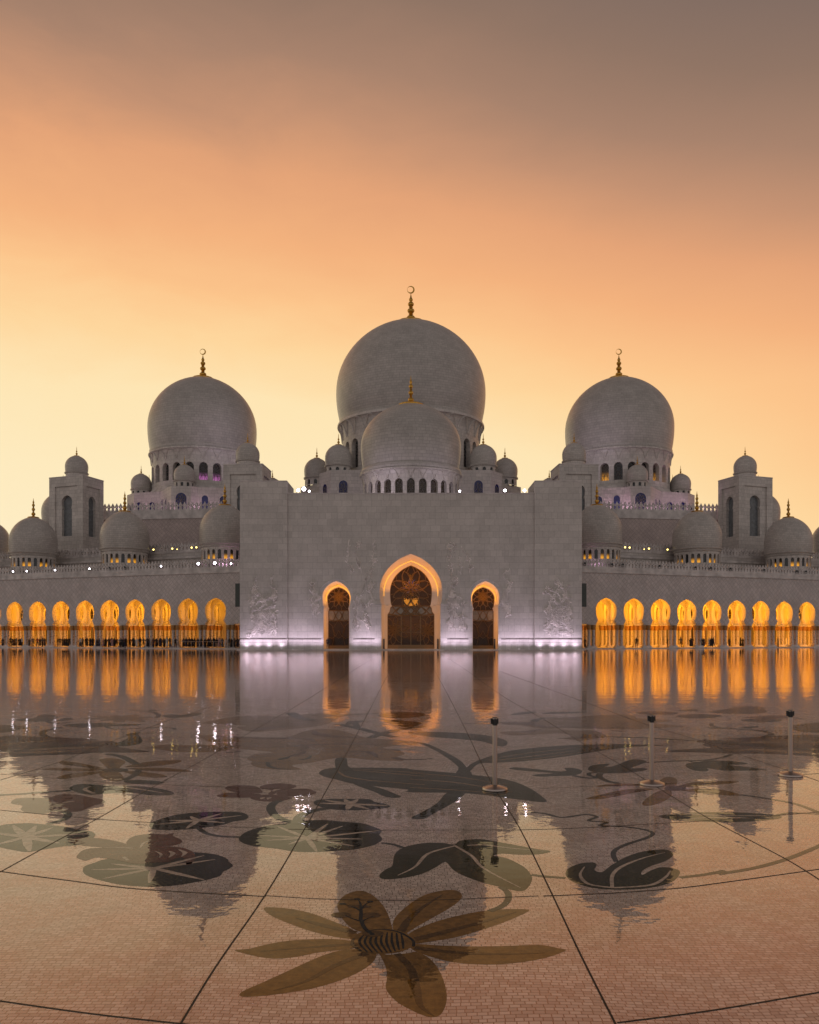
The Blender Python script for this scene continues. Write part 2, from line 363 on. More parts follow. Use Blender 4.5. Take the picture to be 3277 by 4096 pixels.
def arch_fill(mb, T, sc, prof, d, uv01=True, mi=0):
    z0, z1 = prof[0][1], prof[-1][1]; w = max(p[0] for p in prof)
    for i in range(len(prof)-1):
        a, b = prof[i], prof[i+1]
        vs = [T(sc-a[0], d, a[1]), T(sc+a[0], d, a[1]), T(sc+b[0], d, b[1]), T(sc-b[0], d, b[1])]
        uv = [((s+w)/(2*w), (z-z0)/(z1-z0)) for s, z in ((-a[0], a[1]), (a[0], a[1]), (b[0], b[1]), (-b[0], b[1]))]
        mb.add(vs, [(0, 1, 2, 3)], [uv], mi)

def dome_profile(Rm, zm, za, zb, rb, c=.10, n=16):
    h = (zm-zb)/math.sqrt(max(1e-6, 1-(rb/Rm)**2)); pr = []
    for i in range(7):
        z = zb+(zm-zb)*i/6; pr.append((Rm*math.sqrt(1-((zm-z)/h)**2), z))
    cc = c*Rm; RR = Rm+cc; zt = math.sqrt(RR*RR-cc*cc); am = math.acos(cc/RR)
    for i in range(1, n+1):
        a = am*i/n; pr.append((max(.01, RR*math.cos(a)-cc), zm+(za-zm)*RR*math.sin(a)/zt))
    return pr
def finial(x, y, z, rc, h, parent, crescent=True):
    """gold cap disc, swelling bulbs and spike, crescent on the tallest ones"""
    mb = MB(); w = h*.085 if crescent else h*.075
    k = h*(.78 if crescent else 1)
    pr = [(rc, z-rc*.16), (rc*1.02, z-rc*.05), (rc*.92, z+.01*h), (rc*.45, z+.03*h), (w*1.1, z+.055*h)]
    def bulb(z0, z1, r):
        for i in range(7):
            t = i/6; pr.append((w*.42+(r-w*.42)*math.sin(math.pi*t)**.8, z0+(z1-z0)*t))
    if crescent or h > 3:
        bulb(z+.06*k, z+.27*k, w*1.35); pr.append((w*.75, z+.30*k))
        bulb(z+.32*k, z+.50*k, w*1.12); pr.append((w*.65, z+.53*k))
        bulb(z+.55*k, z+.71*k, w*.95); bulb(z+.73*k, z+.83*k, w*.6)
    else:
        bulb(z+.08*k, z+.34*k, w*1.5); bulb(z+.38*k, z+.55*k, w*1.1)
    pr += [(w*.28, z+.86*k), (.004*h, z+k)]
    mb.lathe(pr, x, y, 14)
    if crescent:
        ro = h*.098; cz = z+k+ro*.95; n = 22
        outer = [(x+ro*math.cos(R(48)+a*R(360)/n), cz+ro*math.sin(R(48)+a*R(360)/n)) for a in range(n)]
        ri = ro*.78; ox, oz = x-ro*.17, cz+ro*.06
        inner = [(ox+ri*math.cos(R(48)+a*R(360)/n), oz+ri*math.sin(R(48)+a*R(360)/n)) for a in range(n)]
        th = ro*.10; vs = []
        for d in (-th, th):
            vs += [(a, y+d, b) for a, b in outer]+[(a, y+d, b) for a, b in inner]
        fs = []
        for i in range(n):
            j = (i+1) % n
            fs += [(i, j, n+j, n+i), (2*n+i, 3*n+i, 3*n+j, 2*n+j), (i, 2*n+i, 2*n+j, j), (n+i, n+j, 3*n+j, 3*n+i)]
        mb.add(vs, fs)
    return mb.build('finial', M['gold'], parent, True)

def drum(parent, cx, cy, r, z0, z1, nwin, ww, wz0, wz1, depth, glass, a_from=180, a_to=360, wall='wall', special=None, tracery=True, name='drum'):
    """round wall pierced by arched windows, every window seen from the court a part of its own"""
    mb = MB(); st = 2*math.pi/nwin
    for i in range(nwin):
        ac = -math.pi/2+st*i
        def T(s, d, z, ac=ac): a = ac+s/r; return (cx+(r-d)*math.cos(a), cy+(r-d)*math.sin(a), z)
        pr = roundarch(wz0, ww/2, wz1-ww*.55, wz1); half = st*r/2
        arch_panel(mb, T, -half, half, 0, z0, z1, pr, depth, back=False)
        reveal(mb, T, 0, pr, 0, pr, depth)
    d = mb.build(name, M[wall], parent)
    for i in range(nwin):
        ac = -math.pi/2+st*i; deg = math.degrees(ac) % 360
        if math.sin(ac) > .05: continue
        def T(s, dd, z, ac=ac): a = ac+s/r; return (cx+(r-dd)*math.cos(a), cy+(r-dd)*math.sin(a), z)
        pr = roundarch(wz0, ww/2+.02, wz1-ww*.55, wz1+.01)
        g = MB(); arch_fill(g, T, 0, pr, depth-.03)
        gm = glass
        if special and i in special: gm = special[i]
        w = g.build('window', M[gm], parent)
        if tracery and ww > .9:
            tb = MB(); dd = depth-.07; H = wz1-wz0; t = ww*.028
            def P(u, v): return T((u-.5)*ww, dd, wz0+v*H)
            for u in (.33, .67): tb.tube([P(u, 0), P(u, .42)], t, 4)
            tb.tube([P(.02, .30), P(.98, .30)], t, 4)
            cc = (.5, .66)
            for k in range(8):
                a = k*math.pi/4; a2 = a+math.pi/4
                e = (cc[0]+.42*math.cos(a), cc[1]+.26*math.sin(a)); e2 = (cc[0]+.2*math.cos(a+R(22)), cc[1]+.13*math.sin(a+R(22)))
                e3 = (cc[0]+.42*math.cos(a2), cc[1]+.26*math.sin(a2))
                tb.tube([P(*e), P(*e2), P(*e3)], t, 4)
            tb.tube([P(.03, .02), P(.25, .26), P(.5, .42), P(.75, .26), P(.97, .02)], t, 4)
            tb.build('tracery', M['mullion'], w)
    return d

def corbel(parent, cx, cy, r0, r1, z0, z1, n, mat_='wall'):
    """flared ring of scalloped niches carrying the dome"""
    mb = MB(); pr = []
    for i in range(9):
        t = i/8; pr.append((r0+.02+(r1-r0)*(1-math.cos(t*math.pi/2))**1.0, z0+(z1-z0)*math.sin(t*math.pi/2)*.86))
    pr += [(r1+.02, z0+(z1-z0)*.95), (r1-.06, z1), (r1-.7, z1+.02)]
    mb.lathe(pr, cx, cy, n*3)
    st = 2*math.pi/n
    for i in range(n):
        ac = -math.pi/2+st*(i+.5)
        pts = []
        for k in range(9):
            u = -1+k/4; hgt = 1-abs(u)**2.2; z = z0+(z1-z0)*(.05+.80*hgt)
            t = math.asin(min(1, (z-z0)/((z1-z0)*.86))); rr = r0+.05+(r1-r0)*(1-math.cos(t))
            a = ac+u*st*.46; pts.append((cx+rr*math.cos(a), cy+rr*math.sin(a), z))
        mb.tube(pts, (z1-z0)*.045, 5)
    return mb.build('corbel_ring', M[mat_], parent, True)

def small_dome(parent, cx, cy, zb, r, label=None, windows=10, hf=None, Hd=None):
    """lantern dome: little drum with round-headed openings, bulb, finial"""
    dh = Hd if Hd is not None else r*.55
    rd = r*.93
    if windows: drum(parent, cx, cy, rd, zb, zb+dh, windows, r*.27, zb+dh*.12, zb+dh*.82, .22, 'glass', tracery=False)
    else:
        mb = MB(); mb.lathe([(rd, zb), (rd, zb+dh)], cx, cy, 32); mb.build('drum', M['wall'], parent, True)
    mb = MB()
    z1 = zb+dh
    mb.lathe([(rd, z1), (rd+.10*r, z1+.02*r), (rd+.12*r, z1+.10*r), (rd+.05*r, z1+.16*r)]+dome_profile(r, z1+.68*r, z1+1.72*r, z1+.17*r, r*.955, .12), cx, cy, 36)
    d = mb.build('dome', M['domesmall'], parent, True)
    if label: d['label'] = label
    finial(cx, cy, z1+1.70*r, r*.26, hf or r*.85, d, False)
    return d

def poly_wall(parent, pts, z0, z1, mat_, name='base_wall', closed=True):
    mb = MB(); mb.prism(pts, z0, z1); return mb.build(name, M[mat_], parent)

def merlons(parent, pts, z, pitch=.66, h=1.25, depth=.22, base=.5):
    """parapet: low plinth band with a row of pierced spade-shaped merlons"""
    mb = MB()
    sh = [(-.20, 0), (-.24, .12), (-.13, .26), (-.30, .48), (-.22, .66), (-.10, .80), (0, 1.0), (.10, .80), (.22, .66), (.30, .48), (.13, .26), (.24, .12), (.20, 0)]
    ho = [(0, .36), (-.09, .50), (0, .70), (.09, .50)]
    for (x0, y0), (x1, y1) in zip(pts[:-1], pts[1:]):
        Ln = math.hypot(x1-x0, y1-y0); ux, uy = (x1-x0)/Ln, (y1-y0)/Ln; nx, ny = -uy, ux
        n = max(1, round(Ln/pitch)); p = Ln/n
        def T(s, d, zz): return (x0+ux*s+nx*d, y0+uy*s+ny*d, zz)
        mb.box(0, Ln, -.12, depth+.12, z-base, z, T)
        for i in range(n):
            c = (i+.5)*p; m = len(sh); vs = []
            for d in (0, depth):
                vs += [T(c+a*p*1.55, d, z+b*h) for a, b in sh]
                vs += [T(c+a*p*1.3, d, z+b*h) for a, b in ho]
            k = m+4; fs = []
            # ring faces between outline and the pierced diamond
            left = [0, 1, 2, 3, 4, 5, 6]; right = [12, 11, 10, 9, 8, 7, 6]
            H0, HL, HT, HR = m, m+1, m+2, m+3
            for o, flip in ((0, 0), (k, 1)):
                F1 = [(0, 1, 2, H0), (2, 3, HL, H0), (3, 4, HL), (4, 5, HT, HL), (5, 6, HT), (12, 0, H0), (11, 12, H0, 10), (10, H0, HR, 9), (9, HR, 8), (8, HR, HT, 7), (7, HT, 6)]
                for f in F1: fs.append(tuple(o+v for v in f))
            for i2 in range(m): j = (i2+1) % m; fs.append((i2, j, k+j, k+i2))
            for i2 in range(4): j = (i2+1) % 4; fs.append((m+i2, k+m+i2, k+m+j, m+j))
            mb.add(vs, fs)
    return mb.build('crenellation', M['trim'], parent)

def light(name, kind, loc, e, colr, parent=None, size=.2, rot=None, spot=None, blend=.5):
    d = bpy.data.lights.new(name, kind); d.energy = e; d.color = colr
    if kind in ('POINT', 'SPOT'): d.shadow_soft_size = size
    if kind == 'AREA': d.shape = 'RECTANGLE'; d.size, d.size_y = size
    if spot: d.spot_size = R(spot); d.spot_blend = blend
    o = bpy.data.objects.new(name, d); o.location = loc
    if rot: o.rotation_euler = rot
    col.objects.link(o)
    if parent: o.parent = parent; o.matrix_parent_inverse = Matrix.Translation(-Vector(parent.location)) if parent.type == 'EMPTY' else Matrix()
    return o

# ------------------------------------------------------------------ ground
g = MB(); g.quad((-2500, -600, 0), (2500, -600, 0), (2500, 3000, 0), (-2500, 3000, 0))
floor = g.build('courtyard_floor', M['floor']); tag(floor, 'wet white mosaic courtyard floor', None, kind='structure')

# ------------------------------------------------------------------ domed halls
def domed_hall(name, label, cx, cy, roofz, poly, Rm, zm, za, zb, rb, rd, zc0, zc1, rc, nwin, ww, wz0, wz1, ftop, smalls, special, basewins, drumz0):
    root = empty(name, (cx, cy, 0), label, 'domed hall', 'great domed halls of the mosque')
    w = poly_wall(root, poly, 8, roofz, 'wall')
    mb = MB()   # sloping skirt roof between base and drum
    mb.lathe([(rd+.9, roofz), (rd+.5, drumz0+.6), (rd+.02, drumz0+1.2)], cx, cy, 64); mb.build('skirt_roof', M['trim'], root, True)
    drum(root, cx, cy, rd, drumz0, zc0+.3, nwin, ww, wz0, wz1, 1.0, 'glass', special=special)
    corbel(root, cx, cy, rd, rc, zc0, zc1, nwin)
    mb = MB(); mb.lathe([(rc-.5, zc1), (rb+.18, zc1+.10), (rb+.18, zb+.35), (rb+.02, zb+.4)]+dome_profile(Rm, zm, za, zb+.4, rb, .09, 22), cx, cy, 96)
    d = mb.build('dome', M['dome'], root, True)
    finial(cx, cy, za-.1, Rm*.21, ftop-za+.1, d, True)
    for (x, y, r) in smalls: small_dome(root, x, y, roofz, r)
    for (x0, y0, x1, y1, t, wd, z0, z1) in basewins:
        # t = position along the wall edge, window proud surround with blue glass
        Ln = math.hypot(x1-x0, y1-y0); ux, uy = (x1-x0)/Ln, (y1-y0)/Ln; nx, ny = uy, -ux
        if ny > 0 and abs(ny) > .2: nx, ny = -nx, -ny
        def T(s, dd, z): return (x0+ux*(t*Ln+s)-nx*dd, y0+uy*(t*Ln+s)-ny*dd, z)
        pr = roundarch(z0, wd/2, z1-wd*.5, z1)
        fr = MB(); pr2 = roundarch(z0-.12, wd/2+.14, z1-wd*.5, z1+.15)
        for i in range(len(pr)-1):
            for sd_ in (-1, 1): fr.quad(T(sd_*pr[i][0], -.10, pr[i][1]), T(sd_*pr2[i][0], -.10, pr2[i][1]), T(sd_*pr2[i+1][0], -.10, pr2[i+1][1]), T(sd_*pr[i+1][0], -.10, pr[i+1][1]))
        reveal(fr, T, 0, pr2, -.10, pr2, .0); reveal(fr, T, 0, pr, -.10, pr, -.03)
        f_ = fr.build('window', M['trim'], root)
        gl = MB(); arch_fill(gl, T, 0, pr, -.03); gl.build('pane', M['blueglass'], f_)
        if wd > 1.5:
            tb = MB(); H = z1-z0
            def P(u, v): return T((u-.5)*wd, -.06, z0+v*H)
            for k in range(8):
                a = k*math.pi/4+.2
                tb.tube([P(.5, .6), P(.5+.25*math.cos(a+.4), .6+.16*math.sin(a+.4)), P(.5+.45*math.cos(a), .6+.32*math.sin(a))], .045, 4)
                tb.tube([P(.5+.45*math.cos(a), .6+.32*math.sin(a)), P(.5+.28*math.cos(a+.4), .6+.2*math.sin(a+.4)), P(.5+.45*math.cos(a+.785), .6+.32*math.sin(a+.785))], .045, 4)
            tb.tube([P(.05, .02), P(.25, .2), P(.5, .3), P(.75, .2), P(.95, .02)], .045, 4)
            tb.build('tracery', M['mullion'], f_)
    return root

P = [(-24.9, 196), (-24.9, 182.7), (-20.2, 178.4), (-19, 167.5), (-16.2, 163.6), (16.2, 163.6), (19, 167.5), (20.2, 178.4), (24.9, 182.7), (24.9, 196)]
bw = []
for sg in (-1, 1):
    for x in (7.9, 13.7): bw.append((sg*0, 163.6, sg*16.2, 163.6, x/16.2, 1.75, 28.5, 33.6))
    bw.append((sg*16.2, 163.6, sg*19, 167.5, .5, 1.7, 28.5, 33.2))
    bw.append((sg*20.2, 178.4, sg*24.9, 182.7, .45, 1.3, 28.5, 31.9))
domed_hall('central_domed_hall', 'tallest and largest domed hall, behind the entrance, its gold finial topped by a crescent', 0, 180, 35.7, P,
           16.6, 55.7, 71.9, 48.9, 15.75, 15.2, 44.7, 48.5, 16.3, 28, 2.35, 37.6, 43.8, 80.3,
           [(-15.15, 169, 2.83), (15.15, 169, 2.83), (-21.2, 182, 2.85), (21.2, 182, 2.85)], {}, bw, 35.7)
for sg, lab in ((-1, 'left domed hall against the pale yellow sky, pink light in two drum windows'), (1, 'right domed hall against the orange sky, amber light in two drum windows')):
    P = [(sg*x, y) for x, y in [(27.5, 164.4), (42.9, 162.6), (43.9, 161.3), (47.9, 161.3), (48.9, 162.6), (51.9, 167.4), (58.0, 169.0), (60.4, 171.8), (60.4, 192), (27.5, 192)]]
    if sg < 0: P = P[::-1]
    bw = [(sg*43.9, 161.3, sg*47.9, 161.3, .5, 2.2, 26.8, 30.7), (sg*42.9, 162.6, sg*27.5, 164.4, .09, 1.25, 27, 30.4), (sg*42.9, 162.6, sg*27.5, 164.4, .32, 1.3, 27, 30.3),
          (sg*42.9, 162.6, sg*27.5, 164.4, .60, 1.4, 27, 30.2), (sg*48.9, 162.6, sg*51.9, 167.4, .25, .95, 27, 29.9), (sg*48.9, 162.6, sg*51.9, 167.4, .75, .95, 27, 30.1),
          (sg*51.9, 167.4, sg*58, 169, .32, 1.4, 27, 29.9), (sg*51.9, 167.4, sg*58, 169, .80, 1.4, 27, 30.0), (sg*58, 169, sg*60.4, 171.8, .5, 1.2, 27, 29.6)]
    n = 24; sp = {}
    if sg < 0: sp = {1: 'pinkglow', 2: 'pinkglow'}
    else: sp = {22: 'ambglow', 2: 'ambglow', 3: 'ambglow'}
    domed_hall('side_domed_hall', lab, sg*45.6, 177, 32.0, P, 11.6, 47.1, 58.6, 41.5, 11.05, 10.75, 38.7, 41.2, 11.4, n, 1.8, 34.3, 38.0, 65.2,
               [(sg*57.9, 173.3, 2.15), (sg*45.9, 163.7, 2.13), (sg*30.6, 178.5, 2.2), (sg*59.0, 182, 2.1)], sp, bw, 32.0)

# ------------------------------------------------------------------ towers with keyhole windows
def tower(label, mid, left, right, z0, z1, win, domeR, back=7.6):
    """box tower from three plan corners; front face left-mid, side face mid-right"""
    A, B, Cc = Vector(left), Vector(mid), Vector(right)
    Dd = A+(Cc-B)
    root = empty('corner_tower', ((A.x+Cc.x)/2, (A.y+Cc.y)/2, 0), label, 'tower', 'square dome-topped towers beside the domed halls')
    mb = MB(); rec = MB(); glasses = []
    cen = (A+B+Cc+Dd)/4
    for p, q, ww, faceon in ((A, B, 1.0, 1), (B, Cc, 1.0, 1), (Cc, Dd, 0, 0), (Dd, A, 1.0, 0)):
        u = (q-p); Ln = u.length; u = u/Ln; nrm = Vector((u.y, -u.x))
        if nrm.dot((p+q)/2-cen) < 0: nrm = -nrm
        def T(s, d, z, p=p, u=u, nrm=nrm): v = p+u*s-nrm*d; return (v.x, v.y, z)
        if ww:
            zb, zw, zm, za = win; hw = min(1.28, Ln*.17)
            c = Ln/2; m0 = Ln*.17
            frame = [(Ln/2-m0, zb-.5), (Ln/2-m0, za+1.7)]
            # outer frame strip then recessed panel
            mb.quad(T(0, 0, z0), T(m0, 0, z0), T(m0, 0, z1), T(0, 0, z1)); mb.quad(T(Ln-m0, 0, z0), T(Ln, 0, z0), T(Ln, 0, z1), T(Ln-m0, 0, z1))
            mb.quad(T(m0, 0, za+1.7), T(Ln-m0, 0, za+1.7), T(Ln-m0, 0, z1), T(m0, 0, z1))
            for s in (m0, Ln-m0): mb.quad(T(s, 0, z0), T(s, .28, z0), T(s, .28, za+1.7), T(s, 0, za+1.7))
            mb.quad(T(m0, 0, za+1.7), T(Ln-m0, 0, za+1.7), T(Ln-m0, .28, za+1.7), T(m0, .28, za+1.7))
            pr = keyhole(zb, hw*.97, zw-.35, hw*.80, zw, hw, zm, za)
            def T2(s, d, z, T=T): return T(s, d+.28, z)
            arch_panel(mb, T2, m0, Ln-m0, c, z0, za+1.7, pr, .6, back=False); reveal(mb, T2, c, pr, 0, pr, .6)
            glasses.append((T2, c, pr))
        else: mb.quad(T(0, 0, z0), T(Ln, 0, z0), T(Ln, 0, z1), T(0, 0, z1))
    mb.add([(v.x, v.y, z1) for v in (A, B, Cc, Dd)], [(0, 1, 2, 3)])
    mb.build('tower_wall', M['wall'], root)
    for T2, c, pr in glasses:
        g_ = MB(); arch_fill(g_, T2, c, pr, .58); g_.build('keyhole_window', M['greyglass'], root)
    tr_ = MB(); e = .06
    for p, q in ((A, B), (B, Cc), (Cc, Dd), (Dd, A)):
        u = (q-p).normalized(); nrm = Vector((u.y, -u.x))
        if nrm.dot((p+q)/2-cen) < 0: nrm = -nrm
        def T(s, d, z, p=p, u=u, nrm=nrm): v = p+u*s-nrm*d; return (v.x, v.y, z)
        tr_.box(-.0, (q-p).length, -.07, .2, z1+.002, z1+.18, T)
    tr_.build('coping', M['trim'], root)
    small_dome(root, cen.x, cen.y, z1, domeR, windows=0, Hd=1.1)
    return root
for sg, nm in ((-1, 'left'), (1, 'right')):
    tower('dome-topped tower rising just behind the %s end of the entrance block' % nm, (sg*26.5, 144), (sg*33.6, 144.6), (sg*26.1, 150.8), 9, 32.65, (22.0, 26.9, 28.1, 29.3), 2.15)
    tower('outer dome-topped tower near the %s edge, with a grey keyhole window' % nm, (sg*62.6, 154), (sg*70.3, 156.9), (sg*60.9, 160.0), 9, 32.65, (21.3, 26.8, 28.0, 29.2), 2.15)

# ------------------------------------------------------------------ arcade wings
ALPHA = math.atan(.38); CA, SA = math.cos(ALPHA), math.sin(ALPHA)
BAY = 5.3; S0 = 2.05; NB = 12
def column_cluster():
    root = empty('column_cluster')
    b = MB(); b.box(-.80, .80, -.80, .80, .12, .26); b.box(-.70, .70, -.70, .70, .26, .44); b.build('base', M['trim'], root)
    for sx_ in (-1, 1):
        for sy_ in (-1, 1):
            x, y = sx_*.36, sy_*.36
            s = MB(); s.lathe([(.27, .44), (.28, .52), (.23, .60), (.205, .68), (.195, 3.0), (.21, 3.08)], x, y, 12)
            sh = s.build('shaft', M['shaft'], root, True)
            c = MB()
            pr = []
            for i in range(9): t = i/8; pr.append((.21+.12*math.sin(t*2.3), 3.06+.80*t))
            c.lathe(pr, x, y, 14)
            for k in range(9):
                a = 2*math.pi*k/9; c.tube([(x+.20*math.cos(a), y+.20*math.sin(a), 3.04), (x+.25*math.cos(a), y+.25*math.sin(a), 3.35), (x+.27*math.cos(a), y+.27*math.sin(a), 3.66), (x+.27*math.cos(a), y+.27*math.sin(a), 3.84)], [.04, .07, .08, .03], 5)
            c.build('capital', M['capital'], root, True)
    a = MB(); a.box(-.66, .66, -.66, .66, 3.84, 3.995); a.build('abacus', M['plaster'], root)
    return root
# inlaid shafts: white marble with small dark flowers
m, nt_, p_ = mat('inlaid_shaft'); nd = nt_.nodes
tcx = nd.new('ShaderNodeTexCoord'); vo = nd.new('ShaderNodeTexVoronoi'); vo.inputs['Scale'].default_value = 5.5; mpx = nd.new('ShaderNodeMapping'); mpx.inputs['Scale'].default_value = (1, 1, .6)
nt_.links.new(tcx.outputs['Object'], mpx.inputs[0]); nt_.links.new(mpx.outputs[0], vo.inputs['Vector'])
crx = nd.new('ShaderNodeValToRGB'); crx.color_ramp.elements[0].position = .27; crx.color_ramp.elements[0].color = (.06, .035, .03, 1); crx.color_ramp.elements[1].position = .32; crx.color_ramp.elements[1].color = (.60, .55, .53, 1)
nt_.links.new(vo.outputs['Distance'], crx.inputs[0]); nt_.links.new(crx.outputs[0], p_.inputs['Base Color']); p_.inputs['Roughness'].default_value = .35
M['shaft'] = m
proto_cluster = column_cluster()
def copy_tree(o, parent=None):
    c = o.copy(); col.objects.link(c)
    if parent: c.parent = parent
    for ch in o.children: copy_tree(ch, c)
    return c
first = [True]
def place(proto, x, y, rz, label, cat, group=None, z=0, flag=first):
    o = proto if flag[0] else copy_tree(proto); flag[0] = False
    o.location = (x, y, z); o.rotation_euler = (0, 0, rz)
    tag(o, label, cat, group); return o

KP = keyhole(4.0, 1.93, 4.10, 1.45, 4.62, 1.97, 6.3, 8.2, .42)
KI = keyhole(4.0, 1.90, 4.10, 1.50, 4.62, 1.98, 6.2, 8.1, .42)
ORD = ['first', 'second', 'third', 'fourth', 'fifth', 'sixth', 'seventh', 'eighth', 'ninth', 'tenth', 'eleventh', 'twelfth', 'thirteenth']
def wing(sg):
    nm = 'left' if sg < 0 else 'right'
    def T(s, d, z): return (sg*(27+s*CA), 128+s*SA+d, z)
    root = empty('arcade_wing', T(30, 0, 0), '%s wing: long diamond-patterned marble wall over a row of glowing orange arches' % nm, 'building', 'arcade wings of the mosque')
    SE = S0+BAY*NB; ZT = 12.75
    fw = MB()
    fw.quad(T(-1.2, 0, 4.0), T(S0, 0, 4.0), T(S0, 0, ZT), T(-1.2, 0, ZT))
    fw.quad(T(-1.2, 0, 4.0), T(S0, 0, 4.0), T(S0, 1.7, 4.0), T(-1.2, 1.7, 4.0))
    for i in range(NB):
        s0 = S0+i*BAY; arch_panel(fw, T, s0, s0+BAY, s0+BAY/2, 4.0, ZT, KP, 1.7, back=False)
        for a, b in ((s0, s0+BAY/2-1.93), (s0+BAY/2+1.93, s0+BAY)): fw.quad(T(a, 0, 4.0), T(b, 0, 4.0), T(b, 1.7, 4.0), T(a, 1.7, 4.0))
    fw.build('front_wall', M['diag'], root)
    iv = MB()                                  # plaster inside: reveals, inner face, cross arches, vault ceiling
    for i in range(NB):
        s0 = S0+i*BAY; sc = s0+BAY/2
        reveal(iv, T, sc, KP, 0.002, KP, 1.7, sill=False)
        def Tb(s, d, z): return T(s, 1.7-d, z)
        arch_panel(iv, Tb, s0, s0+BAY, sc, 4.0, 9.2, KP, 0, back=False)
        for dd0 in (5.85,):
            def Ti(s, d, z): return T(s, d+dd0, z)
            arch_panel(iv, Ti, s0, s0+BAY, sc, 4.0, 9.2, KI, .5, back=True); reveal(iv, Ti, sc, KI, 0, KI, .5, sill=False)
            for a, b in ((s0, sc-1.9), (sc+1.9, s0+BAY)): iv.quad(T(a, dd0, 4.0), T(b, dd0, 4.0), T(b, dd0+.5, 4.0), T(a, dd0+.5, 4.0))
        # shallow dome over each bay
    for i in range(NB+1):
        sc = S0+i*BAY
        for d0, d1 in ((1.7, 5.85), (6.35, 11.0)):
            def Tc(s, d, z, sc=sc): return T(sc-.24+d, s, z)
            K = keyhole(4.0, (d1-d0)/2-.06, 4.12, 1.4, 4.62, 1.78, 6.1, 8.0, .42)
            arch_panel(iv, Tc, d0, d1, (d0+d1)/2, 4.0, 9.2, K, .48, back=True); reveal(iv, Tc, (d0+d1)/2, K, 0, K, .48, sill=False)
    iv.quad(T(-1.2, 0.1, 9.2), T(SE, 0.1, 9.2), T(SE, 12.4, 9.2), T(-1.2, 12.4, 9.2))
    iv.build('vaulting', M['plaster'], root)
    bk = MB(); bk.quad(T(-8, 12.4, .12), T(SE, 12.4, .12), T(SE, 12.4, 9.2), T(-8, 12.4, 9.2))
    bk.quad(T(SE, 0, 0), T(SE, 12.4, 0), T(SE, 12.4, 9.2), T(SE, 0, 9.2)); bk.build('back_wall', M['plaster'], root)
    for i in range(NB):                          # doors and arched windows in the back wall
        sc = S0+i*BAY+BAY/2
        d_ = MB(); d_.box(sc-1.15, sc+1.15, 12.1, 12.38, .14, 3.6, T); dd = d_.build('door', M['darkdoor'], root)
        fr = MB(); fr.box(sc-1.27, sc-1.15, 12.04, 12.38, .14, 3.72, T); fr.box(sc+1.15, sc+1.27, 12.04, 12.38, .14, 3.72, T); fr.box(sc-1.15, sc+1.15, 12.04, 12.38, 3.6, 3.72, T); fr.box(sc-.04, sc+.04, 12.06, 12.1, .9, 3.6, T); fr.box(sc-1.15, sc+1.15, 12.05, 12.1, .14, .9, T)
        fr.build('door_frame', M['bronze'], dd)
        pr = keyhole(5.3, .98, 5.34, .98, 5.4, 1.12, 6.2, 7.7, .3)
        rg_ = MB(); po = [(q[0]*1.42, 6.2+(q[1]-6.2)*1.25 if q[1] > 6.2 else q[1]-.9*(6.2-q[1])/.9*.9) for q in pr]; reveal(rg_, T, sc, po, 11.75, po, 12.39, sill=False); reveal(rg_, T, sc, po, 11.75, [(q[0]*1.16, 6.2+(q[1]-6.2)*1.1 if q[1] > 6.2 else q[1]-.4*(6.2-q[1])) for q in pr], 11.75, sill=False); reveal(rg_, T, sc, [(q[0]*1.16, 6.2+(q[1]-6.2)*1.1 if q[1] > 6.2 else q[1]-.4*(6.2-q[1])) for q in pr], 11.75, pr, 12.36, sill=False); rg_.build('window_arch', M['plaster'], root)
        w_ = MB(); arch_fill(w_, T, sc, pr, 12.34); wn_ = w_.build('arched_window', M['darkdoor'], root)
        tb = MB()
        for k in range(6):
            a = k*math.pi/3+.3
            tb.tube([T(sc, 12.29, 6.4), T(sc+.5*math.cos(a+.35), 12.29, 6.4+.45*math.sin(a+.35)), T(sc+1.0*math.cos(a), 12.29, 6.4+.85*math.sin(a))], .035, 4)
        tb.build('tracery', M['bronze'], wn_)
    sl = MB(); sl.box(-1.2, SE, -1.0, 12.4, 0.004, .12, T); sl.build('plinth_step', M['trim'], root)
    rf = MB(); rf.quad(T(-1.2, 0, ZT), T(SE, 0, ZT), T(SE, 15, ZT), T(-1.2, 15, ZT)); rf.build('roof', M['wall'], root)
    ld = MB(); ld.box(-1.2, SE, -.22, 0, 12.15, 12.42, T); ld.box(-1.2, SE, -.10, 0, 12.42, 12.9, T); ld.build('cornice', M['trim'], root)
    def xy(s, d): p = T(s, d, 0); return (p[0], p[1])
    cr_ = merlons(root, [xy(-1.2, 0), xy(SE, 0)] if sg > 0 else [xy(SE, 0), xy(-1.2, 0)], 13.2, .64, 1.25)
    cr_['label'] = 'lower parapet of spade-shaped merlons'
    # louvred slot window near the entrance block
    lw = MB(); sc = .55
    lw.box(sc-.42, sc+.42, -.06, .06, 6.7, 10.4, T); lo = lw.build('louvre_window', M['black'], root)
    sl_ = MB()
    for k in range(24): sl_.box(sc-.36, sc+.36, -.12, -.07, 6.8+k*.15, 6.87+k*.15, T)
    sl_.build('slats', plain('louvre_slats', (.10, .13, .12), .5), lo)
    # lit ornament door at the end by the entrance block
    o_ = MB(); o_.box(-.9, 1.0, 3.2, 3.3, .14, 3.75, T); od = o_.build('end_door', M['darkdoor'], root)
    on = MB()
    for k in range(3):
        zc = 1.9+k*.62
        for q in range(6):
            a = q*math.pi/3; on.tube([T(.1, 3.15, zc), T(.1+.14*math.cos(a+.5), 3.15, zc+.15*math.sin(a+.5)), T(.1+.24*math.cos(a), 3.15, zc+.3*math.sin(a))], [.05, .06, .02], 5)
    on.build('lit_ornament', M['orn'], od)
